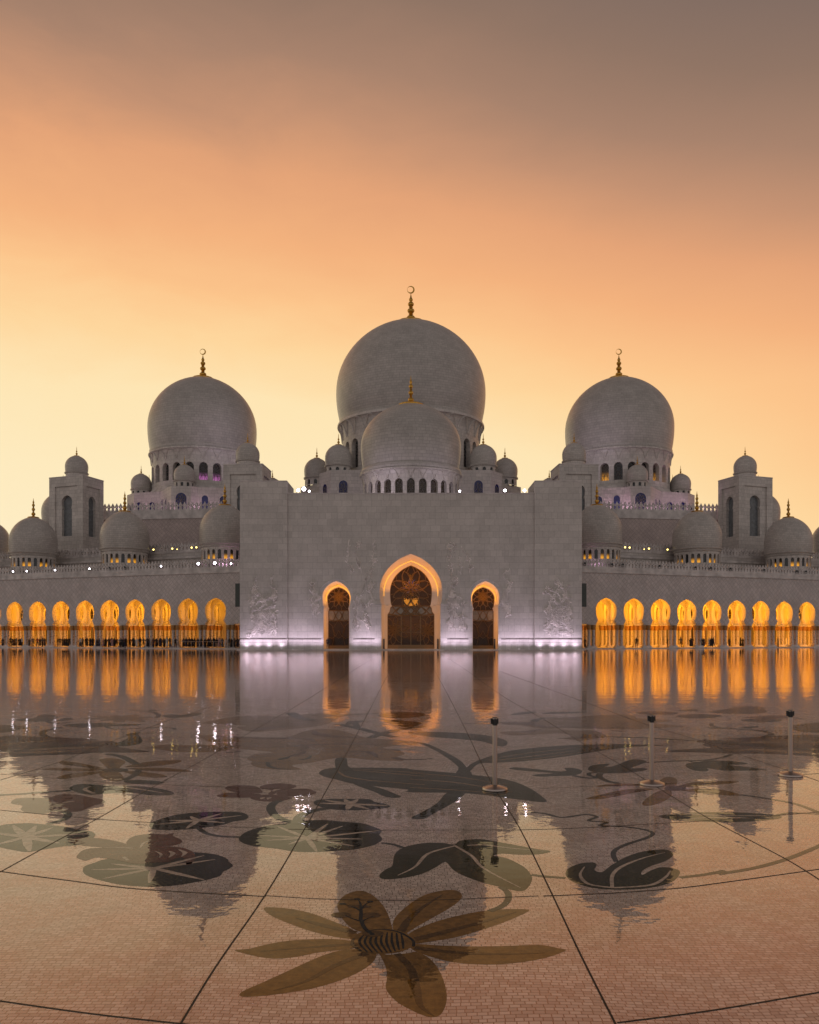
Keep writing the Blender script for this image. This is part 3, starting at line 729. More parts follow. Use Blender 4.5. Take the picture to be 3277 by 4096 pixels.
    if sg: # calligraphy roundel in the far side chamber
        sc = S0+8*BAY+BAY/2+(1.0)
        cw = MB(); pr = keyhole(4.9, .7, 4.95, .7, 5.0, .85, 5.8, 7.2, .3); arch_fill(cw, T, sc, pr, 5.1); c_ = cw.build('calligraphy_window', M['black'], root)
        st = MB(); rnd = random.Random(4)
        for q in range(9):
            x0, z0 = sc+rnd.uniform(-.5, .4), rnd.uniform(5.1, 6.5)
            st.tube([T(x0+rnd.uniform(-.1, .1)+.28*math.cos(a), 5.02, z0+.22*math.sin(a)) for a in (rnd.uniform(0, 6)+np_*.6 for np_ in range(6))] if 0 else [T(x0+.24*math.cos(.7*k+q), 5.02, z0+.2*math.sin(.7*k+q)+.05*k) for k in range(6)], [.03, .05, .06, .06, .04, .015], 4)
        st.tube([T(sc-.3, 5.02, 5.1), T(sc-.32, 5.02, 5.9), T(sc-.25, 5.02, 6.7)], .04, 4); st.tube([T(sc+.1, 5.02, 5.3), T(sc+.08, 5.02, 6.0), T(sc+.12, 5.02, 6.9)], .04, 4)
        st.build('calligraphy', M['plaster'], c_)
    # warm up-facing lamps in every bay, then unseen fill panels facing the back wall
    for i in range(NB):
        sc = S0+i*BAY+BAY/2
        k = 1.05 if sg > 0 else (.52 if i < 3 else .78)
        light('arcade_lamp_and_fill', 'AREA', T(sc, 3.5, 4.3), 170*k, (1, .36, .012), root, (2.6, 2.2), rot=(math.pi, 0, 0))
        light('arcade_lamp_and_fill', 'AREA', T(sc, 8.7, 4.3), 210*k, (1, .38, .012), root, (2.6, 2.6), rot=(math.pi, 0, 0))
        light('arcade_lamp_and_fill', 'AREA', T(sc, 1.9, 2.2), 110*k, (1, .36, .012), root, (3.0, 3.4), rot=(math.pi/2, 0, 0))  # added fill panel, unseen from the court, brightens the lower bay
        light('arcade_lamp_and_fill', 'AREA', T(sc, 7.2, 2.2), 90*k, (1, .36, .012), root, (3.0, 3.4), rot=(math.pi/2, 0, 0))  # same added fill behind the inner row
    light('arcade_lamp_and_fill', 'AREA', T(.3, 3, 3.9), 45, (1, .38, .02), root, (1.2, 1.2), rot=(math.pi, 0, 0))
    # column clusters
    for i in range(NB+1):
        s = S0+i*BAY
        for d, row in ((.85, 'front'), (6.1, 'inner'), (11.25, 'rear')):
            x, y, _ = T(s, d, 0)
            place(proto_cluster, x, y, 0, '%s cluster of %s columns in the %s row, %s wing' % (ORD[i], 'dark-capped' if row == 'front' else 'orange-lit', row, nm), 'columns', 'column clusters of the arcades')
    # second tier: terrace wall set back behind the wing domes
    def D2(X): return 142+(X-41.5)*.43
    pts = [(25.5, D2(25.5)), (95, D2(95))]
    w2 = MB()
    w2.add([(sg*x, y, z) for z in (11, 16.6) for x, y in pts], [(0, 1, 3, 2)]); w2.add([(sg*25.5, D2(25.5), 16.6), (sg*95, D2(95), 16.6), (sg*95, 200, 16.6), (sg*25.5, 200, 16.6)], [(0, 1, 2, 3)])
    w2.build('terrace_wall', M['wall'], root)
    b2_ = MB()
    dx, dy = pts[1][0]-pts[0][0], pts[1][1]-pts[0][1]; Ln = math.hypot(dx, dy)
    def Tt(s, d, z): return (sg*(pts[0][0]+dx/Ln*s-dy/Ln*d), pts[0][1]+dy/Ln*s+dx/Ln*d, z)
    b2_.box(0, Ln, -.35, 0, 15.6, 16.0, Tt); b2_.build('terrace_cornice', M['trim'], root)
    q = [(sg*x, y) for x, y in pts]
    if sg < 0: q = q[::-1]
    merlons(root, q, 17.1, .78, 1.35)['label'] = 'middle parapet of spade-shaped merlons'
    # third tier: rose wall in front of the side domed hall
    pts = [(26, 156.5), (61.6, 161.4)]
    w3 = MB(); w3.add([(sg*x, y, z) for z in (16.6, 25.6) for x, y in pts], [(0, 1, 3, 2)]); w3.add([(sg*26, 156.5, 25.6), (sg*61.6, 161.4, 25.6), (sg*61.6, 195, 25.6), (sg*26, 195, 25.6)], [(0, 1, 2, 3)])
    w3.build('upper_wall', M['rosewall'], root)
    w4 = MB(); dx, dy = pts[1][0]-pts[0][0], pts[1][1]-pts[0][1]; Ln = math.hypot(dx, dy)
    def Tu(s, d, z): return (sg*(pts[0][0]+dx/Ln*s-dy/Ln*d), pts[0][1]+dy/Ln*s+dx/Ln*d, z)
    w4.box(0, Ln, -.18, 0, 25.2, 26.5, Tu); w4.build('upper_band', M['trim'], root)
    q = [(sg*x, y) for x, y in pts]
    if sg < 0: q = q[::-1]
    merlons(root, q, 27.0, .84, 1.5)['label'] = 'upper parapet of spade-shaped merlons'
    # the row of wing domes
    for i, (X, Y, z) in enumerate([(30.9, 134.1, 0), (50, 141.1, 0), (69.3, 148.2, 0), (88.6, 155.5, 0)]):
        r = 4.13
        drum(root, sg*X, Y, 3.82, 12.7, 16.55, 24, .56, 14.55, 16.1, .3, 'drumglow', wall='wall', tracery=False, special={k: 'glass' for k in range(24) if (k*7+i*5+(sg > 0)) % 3 == 0})
        mb = MB()
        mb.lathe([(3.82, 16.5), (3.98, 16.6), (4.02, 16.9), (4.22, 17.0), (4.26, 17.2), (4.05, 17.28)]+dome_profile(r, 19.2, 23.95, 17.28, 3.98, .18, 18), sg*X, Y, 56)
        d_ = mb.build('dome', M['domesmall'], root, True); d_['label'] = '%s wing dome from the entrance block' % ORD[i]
        finial(sg*X, Y, 23.85, 1.0, 3.5, d_, False)
    # far domes glimpsed behind the outer tower and at the frame edge
    for X, Y, R_, zb in ((75.8, 176, 4.4, 23.5), (89, 170, 4.3, 16.6)):
        small_dome(root, sg*X, Y, zb, R_, windows=14)
    return root, T
left_wing, TL = wing(-1)
right_wing, TR = wing(1)

# ------------------------------------------------------------------ entrance block
portal = empty('entrance_block', (0, 119, 0), 'central marble entrance block with three orange-lit horseshoe arches and carved flowers', 'building')
def TP(s, d, z): return (s, 119+d, z)
zt = 23.0
KM0 = keyhole(.12, 4.35, 6.55, 4.30, 6.75, 4.62, 8.7, 14.15, .55, 12)
KM1 = keyhole(.12, 3.95, 6.55, 3.86, 6.75, 4.10, 8.7, 13.35, .55, 12)
KM2 = keyhole(.12, 3.55, 5.3, 2.86, 6.6, 3.18, 8.75, 12.75, .55, 12)
KS0 = keyhole(.12, 1.90, 5.9, 1.86, 6.35, 2.05, 7.9, 10.15, .45, 10)
KS1 = keyhole(.12, 1.72, 5.9, 1.62, 6.35, 1.86, 7.9, 9.75, .45, 10)
KS2 = keyhole(.12, 1.60, 5.8, 1.45, 6.25, 1.72, 7.8, 9.45, .45, 10)
pw = MB()
SX = 10.98
def panel_to(mb, prof, s0, s1, sc): arch_panel(mb, TP, s0, s1, sc, 0, zt, prof, 1, back=False)
panel_to(pw, KM0, -7.6, 7.6, 0)
for sg in (-1, 1):
    a, b = sorted((sg*7.6, sg*14.4)); panel_to(pw, KS0, a, b, sg*SX)
    a, b = sorted((sg*14.4, sg*18.2)); pw.quad(TP(a, 0, 0), TP(b, 0, 0), TP(b, 0, zt), TP(a, 0, zt))
pw.quad((-18.2, 119, zt), (18.2, 119, zt), (18.2, 146, zt), (-18.2, 146, zt))
pw.build('front_wall', M['portal'], portal)
for sg in (-1, 1):
    b = MB(); x0, x1 = sorted((sg*18.2, sg*25.13)); b.box(x0, x1, 118.62, 125.4, 0, 24.75)
    o = b.build('end_pier', M['portal'], portal)
    b = MB(); b.box(x0+.0, x1, 118.56, 125.4, 24.752, 24.9); b.build('coping', M['trim'], o)
    b = MB(); x0, x1 = sorted((sg*22, sg*25.1)); b.box(x0, x1, 125.4, 132, 0, 20); b.build('side_wall', M['portal'], portal)
b = MB(); b.box(-18.2, 18.2, 118.9, 119.4, 23.002, 23.15); b.build('coping', M['trim'], portal)
# splayed reveals
rv = MB(); reveal(rv, TP, 0, KM0, .002, KM1, 2.2); reveal(rv, TP, 0, KM1, 2.2, KM2, 2.9); reveal(rv, TP, 0, KM2, 2.9, KM2, 3.6)
rv.build('main_arch_reveal', M['plaster'], portal)
for sg in (-1, 1):
    rv = MB(); reveal(rv, TP, sg*SX, KS0, .002, KS1, 3.2); reveal(rv, TP, sg*SX, KS1, 3.2, KS2, 3.3); reveal(rv, TP, sg*SX, KS2, 3.3, KS2, 4.1)
    rv.build('side_arch_reveal', M['plaster'], portal)
    # led cove along the arch head
ld = MB(); ld.tube([TP(s*.985, 2.12, z-.06) for s, z in KM1[8:]]+[TP(-s*.985, 2.12, z-.06) for s, z in KM1[8:-1][::-1]], .022, 5); ld.build('cove_strip', M['led'], portal)
for sg in (-1, 1):
    ld = MB(); ld.tube([TP(sg*SX+s*.97, 3.1, z-.08) for s, z in KS1[8:]]+[TP(sg*SX-s*.97, 3.1, z-.08) for s, z in KS1[8:-1][::-1]], .02, 5); ld.build('cove_strip', M['led'], portal)
    light('cove_lamp_and_fill', 'AREA', TP(sg*SX, 1.8, 6.6), 90, (1, .36, .012), portal, (2.2, 2.0), rot=(math.pi, 0, 0))
    for sd in (sg,): light('cove_lamp_and_fill', 'AREA', TP(sg*SX+sd*.3, 1.6, 3.3), 40, (1, .34, .02), portal, (5.0, 2.0), rot=(0, -sd*math.pi/2, 0))  # added fill panel, edge-on and unseen, warms the outer jamb
light('cove_lamp_and_fill', 'AREA', TP(0, 1.2, 8.6), 190, (1, .33, .012), portal, (6.0, 2.0), rot=(math.pi, 0, 0))
for sd in (-1, 1): light('cove_lamp_and_fill', 'AREA', TP(sd*1.8, 1.2, 3.6), 40, (1, .36, .06), portal, (6.5, 2.0), rot=(0, -sd*math.pi/2, 0))  # added fill panels in mid-doorway, unseen, to light the main jambs
# glazing: pane zones and bronze flower tracery
def flower(mb, P, cx, cz, r, n, t, ph=0, inner=.45, rz=None):
    rz = rz or r
    for k in range(n):
        a = ph+2*math.pi*k/n; h = math.pi/n
        for sgn in (-1, 1):
            pts = []
            for q in range(6):
                u = q/5; w = math.sin(math.pi*u)*h*.95*sgn; rr = r*(inner*.3+(1-inner*.3)*u)
                pts.append(P(cx+rr*math.cos(a+w), cz+rr/r*rz*math.sin(a+w)))
            mb.tube(pts, t, 4)
def clipx(prof, s, z):
    if z >= prof[-1][1]: return 0
    for (a, za), (b, zb) in zip(prof[:-1], prof[1:]):
        if za <= z <= zb and zb > za: m = a+(b-a)*(z-za)/(zb-za); return max(-m, min(m, s))
    return s
def glazing(sc, prof, d, big):
    root_ = MB(); 
    z1 = 6.6 if big else 5.95; z0 = 5.15 if big else 4.35
    ztop = prof[-1][1]
    def sub(za, zb):
        q = [(abs(clipx(prof, 99, za+1e-4)), za)]+[p for p in prof if za < p[1] < zb]+[(abs(clipx(prof, 99, zb-1e-4)), zb)]
        return q
    up = MB(); arch_fill(up, TP, sc, sub(z1, ztop-.01), d); g1 = up.build('arched_fanlight', M['tint'], portal)
    md = MB(); arch_fill(md, TP, sc, sub(z0, z1), d); g2 = md.build('transom_panel', M['paleglass'], portal)
    lo = MB(); arch_fill(lo, TP, sc, sub(.13, z0), d); g3 = lo.build('glass_door', M['tint'], portal)
    fd = d-.10
    def P(x, z): return TP(sc+clipx(prof, x, z), fd, z)
    fr = MB(); t = .075 if big else .055
    edge = [P(s, z) for s, z in prof]; edge2 = [P(-s, z) for s, z in prof]
    fr.tube(edge, t*1.5, 5); fr.tube(edge2, t*1.5, 5)
    w = prof[5][0]*1.5
    zc = prof[10][1] if not big else 9.1; rr = 2.9 if big else 1.55
    flower(fr, P, 0, zc, rr*1.0, 8, t*.9, .39, .3, rr*1.05); flower(fr, P, 0, zc, rr*.62, 8, t*.8, 0, .3)
    for k in range(8):
        a = k*math.pi/4; fr.tube([P(rr*.55*math.cos(a), zc+rr*.55*math.sin(a)), P(rr*.9*math.cos(a+.25), zc+rr*.9*math.sin(a+.25)), P(rr*1.4*math.cos(a+.2), zc+rr*1.4*math.sin(a+.2))], t*.8, 4)
        fr.tube([P(rr*.55*math.cos(a), zc+rr*.55*math.sin(a)), P(rr*.9*math.cos(a-.25), zc+rr*.9*math.sin(a-.25)), P(rr*1.4*math.cos(a-.2), zc+rr*1.4*math.sin(a-.2))], t*.8, 4)
    fr.build('tracery', M['bronze'], g1)
    fr = MB(); W = abs(clipx(prof, 99, z1))
    fr.tube([P(-W, z1), P(0, z1-.05), P(W, z1)], t*1.2, 4)
    for c in ((-W*.5, 0, W*.5) if big else (0,)):
        hw = W*.55
        fr.tube([P(c-hw, z0), P(c-hw*.5, z0+(z1-z0)*.6), P(c, z1)], t, 4); fr.tube([P(c+hw, z0), P(c+hw*.5, z0+(z1-z0)*.6), P(c, z1)], t, 4)
        fr.tube([P(c-hw, z1), P(c-hw*.5, z0+(z1-z0)*.35), P(c, z0)], t, 4); fr.tube([P(c+hw, z1), P(c+hw*.5, z0+(z1-z0)*.35), P(c, z0)], t, 4)
    W0 = abs(clipx(prof, 99, z0)); fr.tube([P(-W0, z0+.25), P(-W0*.5, z0-.05), P(0, z0+.1), P(W0*.5, z0-.05), P(W0, z0+.25)], t*1.2, 4)
    fr.build('tracery', M['bronze'], g2)
    fr = MB(); Wb = prof[0][0]
    if big:
        for x in (-1.45, 0, 1.45): fr.box(sc+x-.07, sc+x+.07, 119+fd-.05, 119+fd+.05, .13, 5.1)
        fr.box(sc-Wb, sc+Wb, 119+fd-.06, 119+fd+.06, .13, .72); fr.box(sc-1.45, sc+1.45, 119+fd-.05, 119+fd+.05, 2.6, 2.68)
        for sx_ in (-1, 1): flower(fr, P, sx_*2.5, 2.9, 2.2, 10, .06, .2, .3); flower(fr, P, sx_*2.5, 2.9, 1.1, 8, .05, 0, .3)
    else:
        fr.box(sc-Wb, sc+Wb, 119+fd-.06, 119+fd+.06, .13, .62)
        for sx_ in (-1, 1):
            fr.tube([P(sx_*.15, z0), P(sx_*.9, 3.2), P(sx_*.75, 2.2), P(0, 1.7)], t*.8, 4); fr.tube([P(sx_*1.6, z0-.2), P(sx_*1.0, 3.6), P(sx_*.6, 2.4), P(sx_*.95, .7)], t*.8, 4)
            fr.tube([P(sx_*1.6, 1.9), P(sx_*1.0, 1.7), P(sx_*.35, 2.2), P(0, 2.9)], t*.8, 4)
    fr.build('door_frame', M['bronze'], g3)
glazing(0, KM2, 3.5, True)
for sg in (-1, 1): glazing(sg*SX, KS2, 4.0, False)
# hall behind the glass
ih = MB(); 
ih.quad((-14.5, 134, 0), (14.5, 134, 0), (14.5, 134, 16), (-14.5, 134, 16)); ih.quad((-14.5, 122.7, 16), (14.5, 122.7, 16), (14.5, 134, 16), (-14.5, 134, 16))
for x in (-14.5, 14.5): ih.quad((x, 122.7, 0), (x, 134, 0), (x, 134, 16), (x, 122.7, 16))
for sg in (-1, 1): ih.quad((sg*6.5, 123.4, 0), (sg*6.5, 134, 0), (sg*6.5, 134, 16), (sg*6.5, 123.4, 16))
ih.build('inner_hall', M['innerhall'], portal)
light('hall_lamp', 'AREA', (0, 129, 1.2), 270, (1, .5, .15), portal, (5, 5), rot=(math.pi, 0, 0))
for sg in (-1, 1): light('hall_lamp', 'AREA', (sg*11, 129, 1.2), 120, (1, .45, .15), portal, (3, 4), rot=(math.pi, 0, 0))
ch = empty('chandelier', (0, 128, 7), 'gold crystal chandelier glowing behind the fanlight of the main entrance', 'chandelier')
rnd = random.Random(3)
cb = MB(); cb.lathe([(.05, 6.6), (.55, 6.9), (.95, 7.35), (1.15, 7.75), (.9, 7.8), (.3, 7.4)], 0, 128, 20)
for k in range(80):
    a = rnd.uniform(0, 6.28); r = rnd.uniform(.6, 1.2); cb.ball((r*math.cos(a), 128+r*math.sin(a), rnd.uniform(6.9, 8.1)), rnd.uniform(.04, .09), n=6)
cb.build('bowl', M['chand'], ch)
cb = MB()
for k in range(60):
    a = rnd.uniform(0, 6.28); z = rnd.uniform(8.1, 11.9); r = 1.5*math.exp(-((z-9.9)/1.0)**2)*rnd.uniform(.4, 1)+.12; cb.ball((r*math.cos(a), 128+r*math.sin(a)*.6, z), rnd.uniform(.035, .075), n=6)
cb.build('crystals', M['chand'], ch)
cb = MB()
for k in range(8):
    a = k*math.pi/4+.2
    cb.tube([(.3*math.cos(a), 127.8, 9.9+.3*math.sin(a)), (.75*math.cos(a+.25), 127.8, 9.9+.75*math.sin(a+.25)), (1.25*math.cos(a), 127.8, 9.9+1.3*math.sin(a))], [.04, .10, .03], 4)
cb.build('coloured_arms', M['chandblue'], ch)
st = MB(); st.tube([(0, 128, 6.8), (0, 128, 15.9)], .05, 6); st.build('stem', M['bronze'], ch)

# impost ledges, plinth grooves
b = MB()
for sg in (-1, 1):
    x0, x1 = sorted((sg*4.34, sg*5.45)); b.box(x0, x1, 118.86, 119, 6.62, 6.78)
    x0, x1 = sorted((sg*3.4, sg*4.34)); b.box(x0, x1, 121.3, 121.8, 6.62, 6.74)
b.build('impost_ledge', M['trim'], portal)
b = MB()
for sg in (-1, 1):
    for xa, xb, yy in ((18.25, 25.2, 118.62), (13.25, 18.15, 119), (5.35, 8.5, 119)):
        x0, x1 = sorted((sg*xa, sg*xb)); b.box(x0, x1, yy-.05, yy, 1.56, 1.68); b.box(x0, x1, yy-.012, yy, 1.10, 1.13)
b.build('plinth_groove', M['groove'], portal)
for sg in (-1, 1):   # thin raised moulding round each small arch
    o1 = [(s+.42*(1 if s > .1 else 0), z+.0 if i < 3 else z+.25) for i, (s, z) in enumerate(KS0)]
    b = MB(); b.tube([TP(sg*SX+s, -.01, z) for s, z in o1[1:]]+[TP(sg*SX-s, -.01, z) for s, z in o1[1:-1][::-1]], .035, 4); b.build('arch_moulding', M['trim'], portal)
b = MB(); b.box(-25.4, 25.4, 117.9, 118.56, .004, .12); b.box(-25.4, 25.4, 118.56, 119.1, .004, .119)
b.box(-4.2, 4.2, 119.1, 122.6, .004, .119)
for sg in (-1, 1): b.box(sg*SX-1.9, sg*SX+1.9, 119.1, 123.1, .004, .119)
b.build('plinth_step', M['trim'], portal)
# carved flower reliefs
def carve(name, x0, x1, z0, z1, yw, seed, nv, side=None, dens=1.0):
    rnd = random.Random(seed); mb = MB(); W = x1-x0; H = z1-z0
    def leaf(x, z, a, l, w, h=.05):
        dx, dz = math.cos(a), math.sin(a); nx, nz = -dz, dx
        vs = [(x, yw, z), (x+dx*l*.4+nx*w, yw, z+dz*l*.4+nz*w), (x+dx*l, yw, z+dz*l), (x+dx*l*.4-nx*w, yw, z+dz*l*.4-nz*w), (x+dx*l*.45, yw-h*1.7, z+dz*l*.45), (x+dx*.05*l, yw-h*.5, z+dz*.05*l)]
        mb.add(vs, [(0, 1, 4), (1, 2, 4), (2, 3, 4), (3, 0, 4)])
    def bloom(x, z, r):
        n = rnd.choice((5, 6)); ph = rnd.uniform(0, 6)
        for k in range(n): leaf(x+math.cos(ph+k*6.283/n)*r*.2, z+math.sin(ph+k*6.283/n)*r*.2, ph+k*6.283/n, r, r*.42, .09)
        mb.lathe([(r*.28, 0), (r*.2, .06), (.01, .09)], 0, 0, 7) if 0 else None
        vs = [(x+r*.22*math.cos(k), yw-.05, z+r*.22*math.sin(k)) for k in range(6)]+[(x, yw-.13, z)]
        mb.add(vs, [(k, (k+1) % 6, 6) for k in range(6)])
    for v in range(nv):
        x = x0+W*(v+.5)/nv+rnd.uniform(-.2, .2); z = z0+rnd.uniform(0, .4); a = R(90)+rnd.uniform(-.4, .4); pts = []
        cur = rnd.uniform(-.25, .25); steps = int(H/.28*rnd.uniform(.65, 1.25))
        for k in range(steps):
            pts.append((x, yw-.02, z)); x += .28*math.cos(a); z += .28*math.sin(a); a += cur+rnd.uniform(-.18, .18)
            if abs(cur) > .5 or rnd.random() < .1: cur = rnd.uniform(-.35, .35)
            a += (R(90)-a)*.12
            if x < x0+.15: a = R(55)
            if x > x1-.15: a = R(125)
            if z > z1: break
            f = 1-.5*(z-z0)/H
            p = rnd.random()
            if p < .75*dens*f+.25: leaf(x, z, a+rnd.choice((-1, 1))*rnd.uniform(.6, 1.4), rnd.uniform(.28, .55), rnd.uniform(.08, .17), .07)
            if rnd.random() < .30*f*dens: bloom(x+rnd.uniform(-.3, .3), z+rnd.uniform(-.2, .2), rnd.uniform(.24, .44)*(.6+.4*f))
            if rnd.random() < .18:   # side curl
                q = a+rnd.choice((-1, 1))*1.0; cx_, cz_ = x, z; c2 = []; cc = rnd.choice((-1, 1))*rnd.uniform(.25, .5)
                for j in range(7): c2.append((cx_, yw-.02, cz_)); cx_ += .15*math.cos(q); cz_ += .15*math.sin(q); q += cc
                mb.tube(c2, [.045, .045, .04, .035, .03, .03, .05], 4)
        if len(pts) > 2: mb.tube(pts, .065, 4)
    return mb.build(name, M['relief'], portal)
for sg in (-1, 1):
    def rg(a, b): return sorted((sg*a, sg*b))
    x0, x1 = rg(19.7, 23.7); carve('flower_relief', x0, x1, 1.9, 6.2, 118.62, 5+sg, 9, dens=1.2); carve('flower_relief', x0+.2, x1-.3, 4.5, 11.0, 118.62, 15+sg, 6, dens=.8)
    x0, x1 = rg(13.5, 14.7); carve('flower_relief', x0, x1, 4.6, 12, 119, 25+sg, 2, dens=1.1); carve('flower_relief', x0+.1, x1, 5.0, 9, 119, 26+sg, 2, dens=1.0)
    x0, x1 = rg(5.6, 8.3); carve('flower_relief', x0, x1, 2.6, 8, 119, 35+sg, 4, dens=1.1); carve('flower_relief', x0+.2, x1, 6, 13, 119, 45+sg, 3, dens=.7)
x0, x1 = -12, 12; carve('flower_relief', -9.5, -5.2, 11, 16.5, 119, 71, 3, dens=.5); carve('flower_relief', 5.2, 9.5, 11, 16.5, 119, 72, 3, dens=.5)

# recessed ground lamps washing the wall
def uplight(x, y, e, label, r=.16):
    root = empty('ground_uplight', (x, y, .0), label, 'uplight', 'recessed lamps along the foot of the entrance block')
    b = MB(); b.lathe([(r, .004+.12), (r, .15), (r*.75, .155)], x, y, 16); b.build('rim', M['steel'], root, True)
    b = MB(); b.lathe([(r*.74, .152), (.01, .158)], x, y, 14); b.build('lens', M['upl'], root)
    light('uplight_beam', 'SPOT', (x, y-.75, .2), e*11, (.95, .76, 1), root, .05, rot=(R(180-20), 0, 0), spot=125, blend=1)
    light('uplight_beam', 'SPOT', (x, y, .2), e*1.7, (.97, .86, 1), root, .05, rot=(R(180-22), 0, 0), spot=50, blend=1)
k = 0
for sg in (-1, 1):
    nm = 'left' if sg < 0 else 'right'
    for i, px in enumerate((985, 1030, 1074, 1126)):
        uplight(sg*(CX-px)*118.3/F, 118.25, 21, 'bright ground uplight, %s from the outer corner of the %s end pier' % (ORD[i], nm))
    for i, px in enumerate((1172, 1211, 1250, 1288)):
        uplight(sg*(CX-px)*118.3/F, 118.30, 16, 'dimmer ground uplight, %s from the %s end pier towards the %s small arch' % (ORD[i], nm, nm))
    for i, px in enumerate((1424, 1466, 1506)):
        uplight(sg*(CX-px)*118.3/F, 118.30, 19, 'ground uplight, %s after the %s small arch towards the main arch' % (ORD[i], nm))

# entrance dome
small_z = 23.0
drum(portal, 0, 136, 8.05, 23.0, 28.3, 26, 1.30, 23.9, 27.15, .55, 'darkdoor', wall='wall')
corbel(portal, 0, 136, 8.05, 8.62, 27.2, 28.9, 26)
mb = MB(); mb.lathe([(8.2, 28.9), (8.5, 29.0), (8.5, 29.35), (8.35, 29.5), (8.3, 29.75), (8.12, 29.85)]+dome_profile(8.42, 33.7, 41.1, 29.85, 8.05, .13, 22), 0, 136, 96)
d = mb.build('dome', M['dome'], portal, True); d['label'] = 'front dome standing before the tallest one'
finial(0, 136, 41.0, 2.2, 4.9, d, False)
for sg in (-1, 1):   # tiny domes peeping over the end piers
    small_dome(portal, sg*22.3, 132, 21.6, 1.75, windows=0)

# ------------------------------------------------------------------ flood lamps on the parapets
def flood_proto(kind):
    root = empty('floodlight'); b = MB()
    b.box(-.22, .22, -.03, .03, 0, .05); b.box(-.22, -.18, -.03, .03, .05, .5); b.box(.18, .22, -.03, .03, .05, .5); b.build('yoke', M['lampbody'], root)
    h = MB(); h.lathe([(.02, -.25), (.12, -.22), (.17, -.05), (.19, .12)], 0, 0, 12)
    h.v = [(x, -z, y+.42) for x, y, z in h.v]; h.build('housing', M['lampbody'], root, True)
    l = MB(); l.lathe([(.18, .11), (.01, .13)], 0, 0, 12); l.v = [(x, -z, y+.42) for x, y, z in l.v]
    l.build('lens', M[{'on': 'lens_on', 'off': 'lens_off', 'warm': 'lens_warm'}[kind]], root); return root
flags = {k: [True] for k in ('on', 'off', 'warm')}; protos = {k: flood_proto(k) for k in flags}
def flood(kind, loc, label, sc=1.0, rz=0):
    o = place(protos[kind], loc[0], loc[1], rz, label, 'floodlight', 'floodlights along the parapets', loc[2], flags[kind]); sc *= .85; o.scale = (sc, sc, sc); return o
for i, (px, sc) in enumerate(((1194, 1.4), (1217, 1.9), (1238, 1.0), (1839, 1.0), (2020, 1.3), (2098, 1.3), (2138, .8))):
    x = (px-CX)*119.8/F; flood('on', (x, 119.7, 23.15 if abs(x) < 18.0 else 23.2), 'lit white floodlight on top of the entrance block, %s from the left' % ORD[i], sc)
def on_wing(T, sg, px, d): # position on the wing roof seen at photo column px
    k = abs(px-CX)/F; s = (k*(128+d)-27)/(CA-k*SA); return T(s, d, 0)
for i, px in enumerate((53, 108, 221, 359, 645, 794, 860, 925)):
    p = on_wing(TL, -1, px, -.35); flood('on', (p[0], p[1], 13.25), 'lit white floodlight on the lower left parapet, %s from the left edge' % ORD[i], .85+.5*(i in (5, 6)))
for i, px in enumerate((439, 500)):
    p = on_wing(TL, -1, px, -.35); flood('off', (p[0], p[1], 13.25), 'unlit floodlight on the lower left parapet, %s from the left' % ORD[i], 1.0)
for i, px in enumerate((2340, 2449, 2492, 2639, 2783, 2844, 2923, 3057, 3188, 3225)):
    p = on_wing(TR, 1, px, -.35); flood('off', (p[0], p[1], 13.2), 'unlit floodlight on the lower right parapet, %s from the entrance block' % ORD[i], 1.1)
def on_t2(sg, px):
    k = abs(px-CX)/F; X = k*(142-41.5*.43)/(1-k*.43); return (sg*X, 142+(X-41.5)*.43)
for sg, lst, nm in ((-1, (619, 694, 713, 771, 790), 'left'), (1, (2497, 2515, 2573, 2592, 2666), 'right')):
    for i, px in enumerate(lst):
        x, y = on_t2(sg, px); flood('warm', (x, y-.6, 17.0), 'small yellow lamp on the middle %s parapet, %s from the left' % (nm, ORD[i]), 1.0 if i not in (2,) else .6)
light('terrace_glow', 'POINT', (-29.5, 130.2, 13.2), 60, (1, .6, .95), left_wing, .3)
light('terrace_glow', 'POINT', (-33.5, 131.4, 13.2), 30, (1, .6, .95), left_wing, .3)
light('terrace_glow', 'POINT', (29.5, 130.2, 13.2), 30, (1, .6, .95), right_wing, .3)
for sg in (-1, 1):    # pink wash on the hall bases behind the upper parapet
    for X, e in ((41.5, 260), (48, 120), (56.5, 260), (61.5, 160)):
        light('hall_wash', 'POINT', (sg*X, 160.7 if X < 50 else 164.5, 26.2), e*(.55 if sg < 0 else .9), (1, .62, .9), left_wing if sg < 0 else right_wing, .4)
    for X in (10, 18, 22.5): light('hall_wash', 'POINT', (sg*X, 160 if X < 15 else 162, 24.2), 150, (.9, .65, 1), portal, .4)
    light('dome_wash', 'SPOT', (sg*28, 152, 27), 3500, (.95, .78, 1), left_wing if sg < 0 else right_wing, .5, rot=Vector((sg*15, 24, 24)).to_track_quat('-Z', 'Y').to_euler(), spot=50, blend=1)
light('facade_wash', 'SPOT', (-9, 122, 23.35), 1100, (.95, .8, 1), portal, .3, rot=Vector((9, 14, 7)).to_track_quat('-Z', 'Y').to_euler(), spot=70, blend=1)
light('facade_wash', 'SPOT', (9, 122, 23.35), 800, (.95, .8, 1), portal, .3, rot=Vector((-9, 14, 7)).to_track_quat('-Z', 'Y').to_euler(), spot=70, blend=1)

